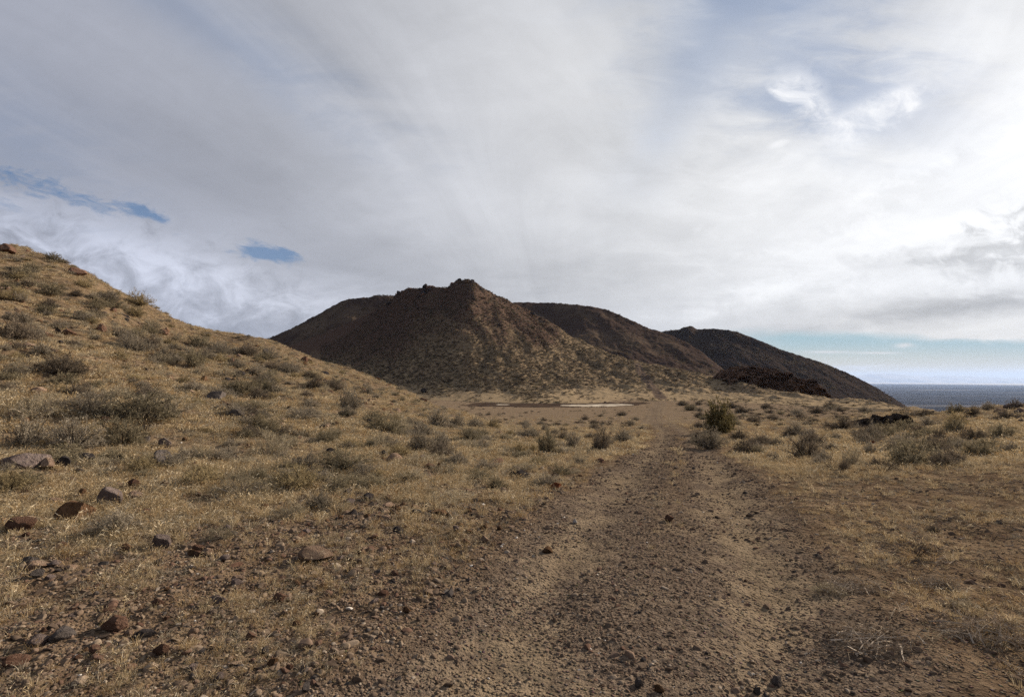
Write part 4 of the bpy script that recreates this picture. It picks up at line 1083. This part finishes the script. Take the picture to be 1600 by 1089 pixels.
s = rng.uniform(.5, 1.15, len(x)) * .85
p2 = np.stack([x, y, ground(x, y)], 1); i2 = rng.integers(12, 20, len(x)); s2 = np.stack([s * 1.2, s * 1.2, s], 1)
PT = np.concatenate([p1, p2]); SC = np.concatenate([s1, s2]); IX = np.concatenate([i1, i2])
scatter('dry_grass', TU, PT, eul(len(PT), .12), SC, IX, 'short bleached dry grass covering the slope and road edges')

# dry sticks lying about on the near right
def stick(seed):
    g = np.random.default_rng(seed); P, Wd = [], []
    q = np.linspace(-.5, .5, 5)[:, None]; c = g.normal(size=3) * .25; P.append(q * np.array([1.0, 0, 0]) + (q * q) * c * np.array([0, 1, .5]) + np.array([0, 0, .02])); Wd.append((.030, .014))
    for k in range(3):
        a = g.uniform(-.3, .4); p0 = np.array([a, 0, .03]); d = np.array([g.uniform(.2, .7), g.normal() * .4, g.uniform(0, .2)]); P.append(np.array([p0, p0 + d * .3, p0 + d * .5])); Wd.append((.018, .008))
    return ribbon_stack(P + [p_[:, [0, 2, 1]] for p_ in P[:1]], Wd + Wd[:1], g)
TW = [mesh_from('twig', *stick(60 + i), (KIND['deadpale'][0], KIND['deadpale'][0], KIND['bare'][0])[i % 3], None, False) for i in range(9)]
x, y, r = polar_points(6000, 2.0, 11, 1.2, 16, 52); dn, sg, wr = road_info(x, y)
k = (dn > wr) & (rng.random(len(x)) < np.clip(.30 + 1.3 * fbm(x, y, .9, 3, 521), .02, 1)); x, y = x[k], y[k]; ss = rng.uniform(.05, .24, len(x))
scatter('dry_twigs', TW, np.stack([x, y, ground(x, y) + .004], 1), eul(len(x), .12), np.stack([ss, ss, ss], 1), rng.integers(0, 9, len(x)), 'broken dry sticks littering the near right ground')

# small weeds and broken stones of the slope, past counting
x, y, r = polar_points(2600, 7.0, 75, .75, -56, 8)
dn, sg, wr = road_info(x, y); z = ground(x, y)
k = (x < .33 * y - 2.2) & (dn > wr + .5) & (rng.random(len(x)) < np.clip(.5 + .9 * fbm(x, y, 3.5, 3, 501), .05, 1)) & ((z > -.7) | (r < 26))
x, y, z = x[k], y[k], z[k]; ss = rng.uniform(.14, .42, len(x)) * np.where(rng.random(len(x)) < .12, 1.5, 1)
kinds_ = [shrub_proto(kd, q)[1] for kd in ('grey', 'pale', 'olive', 'gold', 'grey', 'pale') for q in (0, 1)]
scatter('low_weeds', kinds_, np.stack([x, y, z], 1), eul(len(x), .1), np.stack([ss, ss, ss * rng.uniform(.7, 1.1, len(x))], 1), rng.integers(0, 12, len(x)), 'low grey and straw coloured weeds between the bushes of the slope')
SB = [rock_mesh('stone', 980 + i, RM[('red', 'brown', 'red', 'dark', 'tan', 'purple')[i % 6]], 2, (.6, .8, .45)[i % 3], 9, .05) for i in range(12)]
x, y, r = polar_points(15000, 3.2, 75, 1.15, -56, 10)
dn, sg, wr = road_info(x, y); z = ground(x, y)
k = (x < .33 * y - 1.8) & (dn > wr + .3) & (rng.random(len(x)) < np.clip(.40 + .9 * fbm(x, y, 2.8, 3, 511), .03, 1)) & ((z > -.7) | (r < 26))
x, y, z, r = x[k], y[k], z[k], r[k]; ss = .024 * np.exp(rng.normal(0, .60, len(x))) * sstep(0, 6, r) * (1 + .06 * np.minimum(r, 40))
scatter('loose_stones', SB, np.stack([x, y, z - ss * .12], 1), eul(len(x), .4), np.stack([ss, ss * .85, ss], 1), rng.integers(0, 12, len(x)), 'broken red brown stones strewn over the grassy slope')

# scrub on the far slopes: dark low bushes, thousands of them
def far_bush(seed, mat):
    (st, sw), (fo, fw), g = shrub_parts(seed, height=.6, stems=20, twigs=5, leaf=2, lw=.10)
    fw = [(max(a, .06), max(b_, .03)) for a, b_ in fw]; v, f = ribbon_stack(fo, fw, g); return mesh_from('bush', v, f, mat, None, False)
FB = [far_bush(700 + i, (KIND['dark'][0], KIND['grey'][0], KIND['dark'][0], KIND['olive'][0], KIND['bare'][0])[i % 5]) for i in range(10)]
N0 = 70000
Yq = rng.uniform(112, 300, N0); pxq = rng.uniform(500, 1430, N0); x = (pxq - W / 2) / F * Yq
zA = hillA.z(x, Yq); g0 = ground(x, Yq, False); up = zA - np.maximum(g0, -5.6)
clump = fbm(x, Yq, 14, 3, 402)
k = (zA > g0 - .1) & (rng.random(N0) < np.clip(.10 + .9 * sstep(.4, 5, up) + .45 * clump, 0.03, 1) * (1 - .6 * sstep(820, 960, pxq) * sstep(22, 6, up))) & (Yq < interp(hillA.crest, pxq) + 3) & (trackA(pxq, x, Yq, zA) < .2)
x, Yq, zA = x[k], Yq[k], zA[k]; s = rng.uniform(.30, 1.0, len(x)); pA = np.stack([x, Yq, zA], 1)
# flat between the road end and the hill
x2, y2, r2 = polar_points(5000, 55, 210, .6, -20, 44)
z2 = ground(x2, y2, False); px2 = W / 2 + F * x2 / y2; dn, sg, wr = road_info(x2, y2)
k2 = (rng.random(len(x2)) < np.clip(.10 + .55 * fbm(x2, y2, 16, 3, 404) + .35 * sstep(1100, 1200, px2), .02, 1)) & (dn > wr + .8) & (pond(x2, y2, 11, 150, 27, 10, 4) > 1.1)
x2, y2, z2 = x2[k2], y2[k2], z2[k2]; s2 = rng.uniform(.25, .7, len(x2))
PB, SB_ = [], []
for hl, n_, ya, yb, pa, pb, s0, s1 in ((hillB, 16000, 290, 520, 400, 1150, .5, 1.5), (hillC, 14000, 560, 830, 1000, 1430, .8, 2.4)):
    yq = rng.uniform(ya, yb, n_); pq = rng.uniform(pa, pb, n_); xq = (pq - W / 2) / F * yq; zq = hl.z(xq, yq)
    kq = (yq < interp(hl.crest, pq) + 4) & (rng.random(n_) < np.clip(.35 + .9 * fbm(xq, yq, 30, 3, 431), .03, 1))
    PB.append(np.stack([xq, yq, zq], 1)[kq]); SB_.append(rng.uniform(s0, s1, n_)[kq])
PT = np.concatenate([pA, np.stack([x2, y2, z2], 1)] + PB); ss = np.concatenate([s, s2] + SB_)
scatter('scrub', FB, PT, eul(len(PT), .1), np.stack([ss, ss, ss * .9], 1), rng.integers(0, 10, len(PT)), 'dark desert scrub speckling the far flat and hill slope')
# rubble near the top of the peak
CR = [rock_mesh('crag', 950 + i, RM[('dark', 'red', 'brown', 'dark')[i % 4]], 2, .8, 9, .06) for i in range(8)]
N1 = 16000
Yq = rng.uniform(190, 300, N1); pxq = rng.uniform(560, 980, N1); x = (pxq - W / 2) / F * Yq; zA = hillA.z(x, Yq)
ra = rockyA(pxq, x, Yq, zA); cr = interp(hillA.crest, pxq)
k = (rng.random(N1) < np.clip(ra - .25 + .5 * fbm(x, Yq, 10, 3, 411), 0, 1)) & (Yq < cr + 4)
x, Yq, zA, pxq = x[k], Yq[k], zA[k], pxq[k]
s = .22 * np.exp(rng.normal(0, .55, len(x))) * (1 + .7 * sstep(14, 2, np.abs(Yq - interp(hillA.crest, pxq))) * sstep(760, 735, pxq) * sstep(590, 606, pxq) + .45 * sstep(10, 2, np.abs(Yq - interp(hillA.crest, pxq))))
s = np.clip(s, .1, 2.0)
scatter('rubble', CR, np.stack([x, Yq, zA], 1), eul(len(x), .5), np.stack([s, s, s], 1), rng.integers(0, 8, len(x)), 'broken dark rock rubble capping the knobbly peak')

# ---------------------------------------------------------------- the air
bm_v = np.array([(sx_, sy_, sz_) for sx_ in (-72000, 72000) for sy_ in (-30000, 72000) for sz_ in (VALLEY - 60, 1000)], float)
bm_f = np.array([(0, 1, 3, 2), (4, 6, 7, 5), (0, 4, 5, 1), (2, 3, 7, 6), (0, 2, 6, 4), (1, 5, 7, 3)])
m = bpy.data.materials.new('haze'); m.use_nodes = True; tt = m.node_tree; tt.nodes.remove(tt.nodes['Principled BSDF'])
pv = tt.nodes.new('ShaderNodeVolumePrincipled'); pv.inputs['Color'].default_value = (.45, .63, 1.0, 1); pv.inputs['Density'].default_value = 1.7e-5; pv.inputs['Anisotropy'].default_value = .2
tt.links.new(pv.outputs[0], tt.nodes['Material Output'].inputs['Volume'])
HAZE = True
if HAZE:
    hz = link('haze', mesh_from('haze', bm_v, bm_f, m, None, False)); tag(hz, 'thin blue air over the valley', kind='stuff')
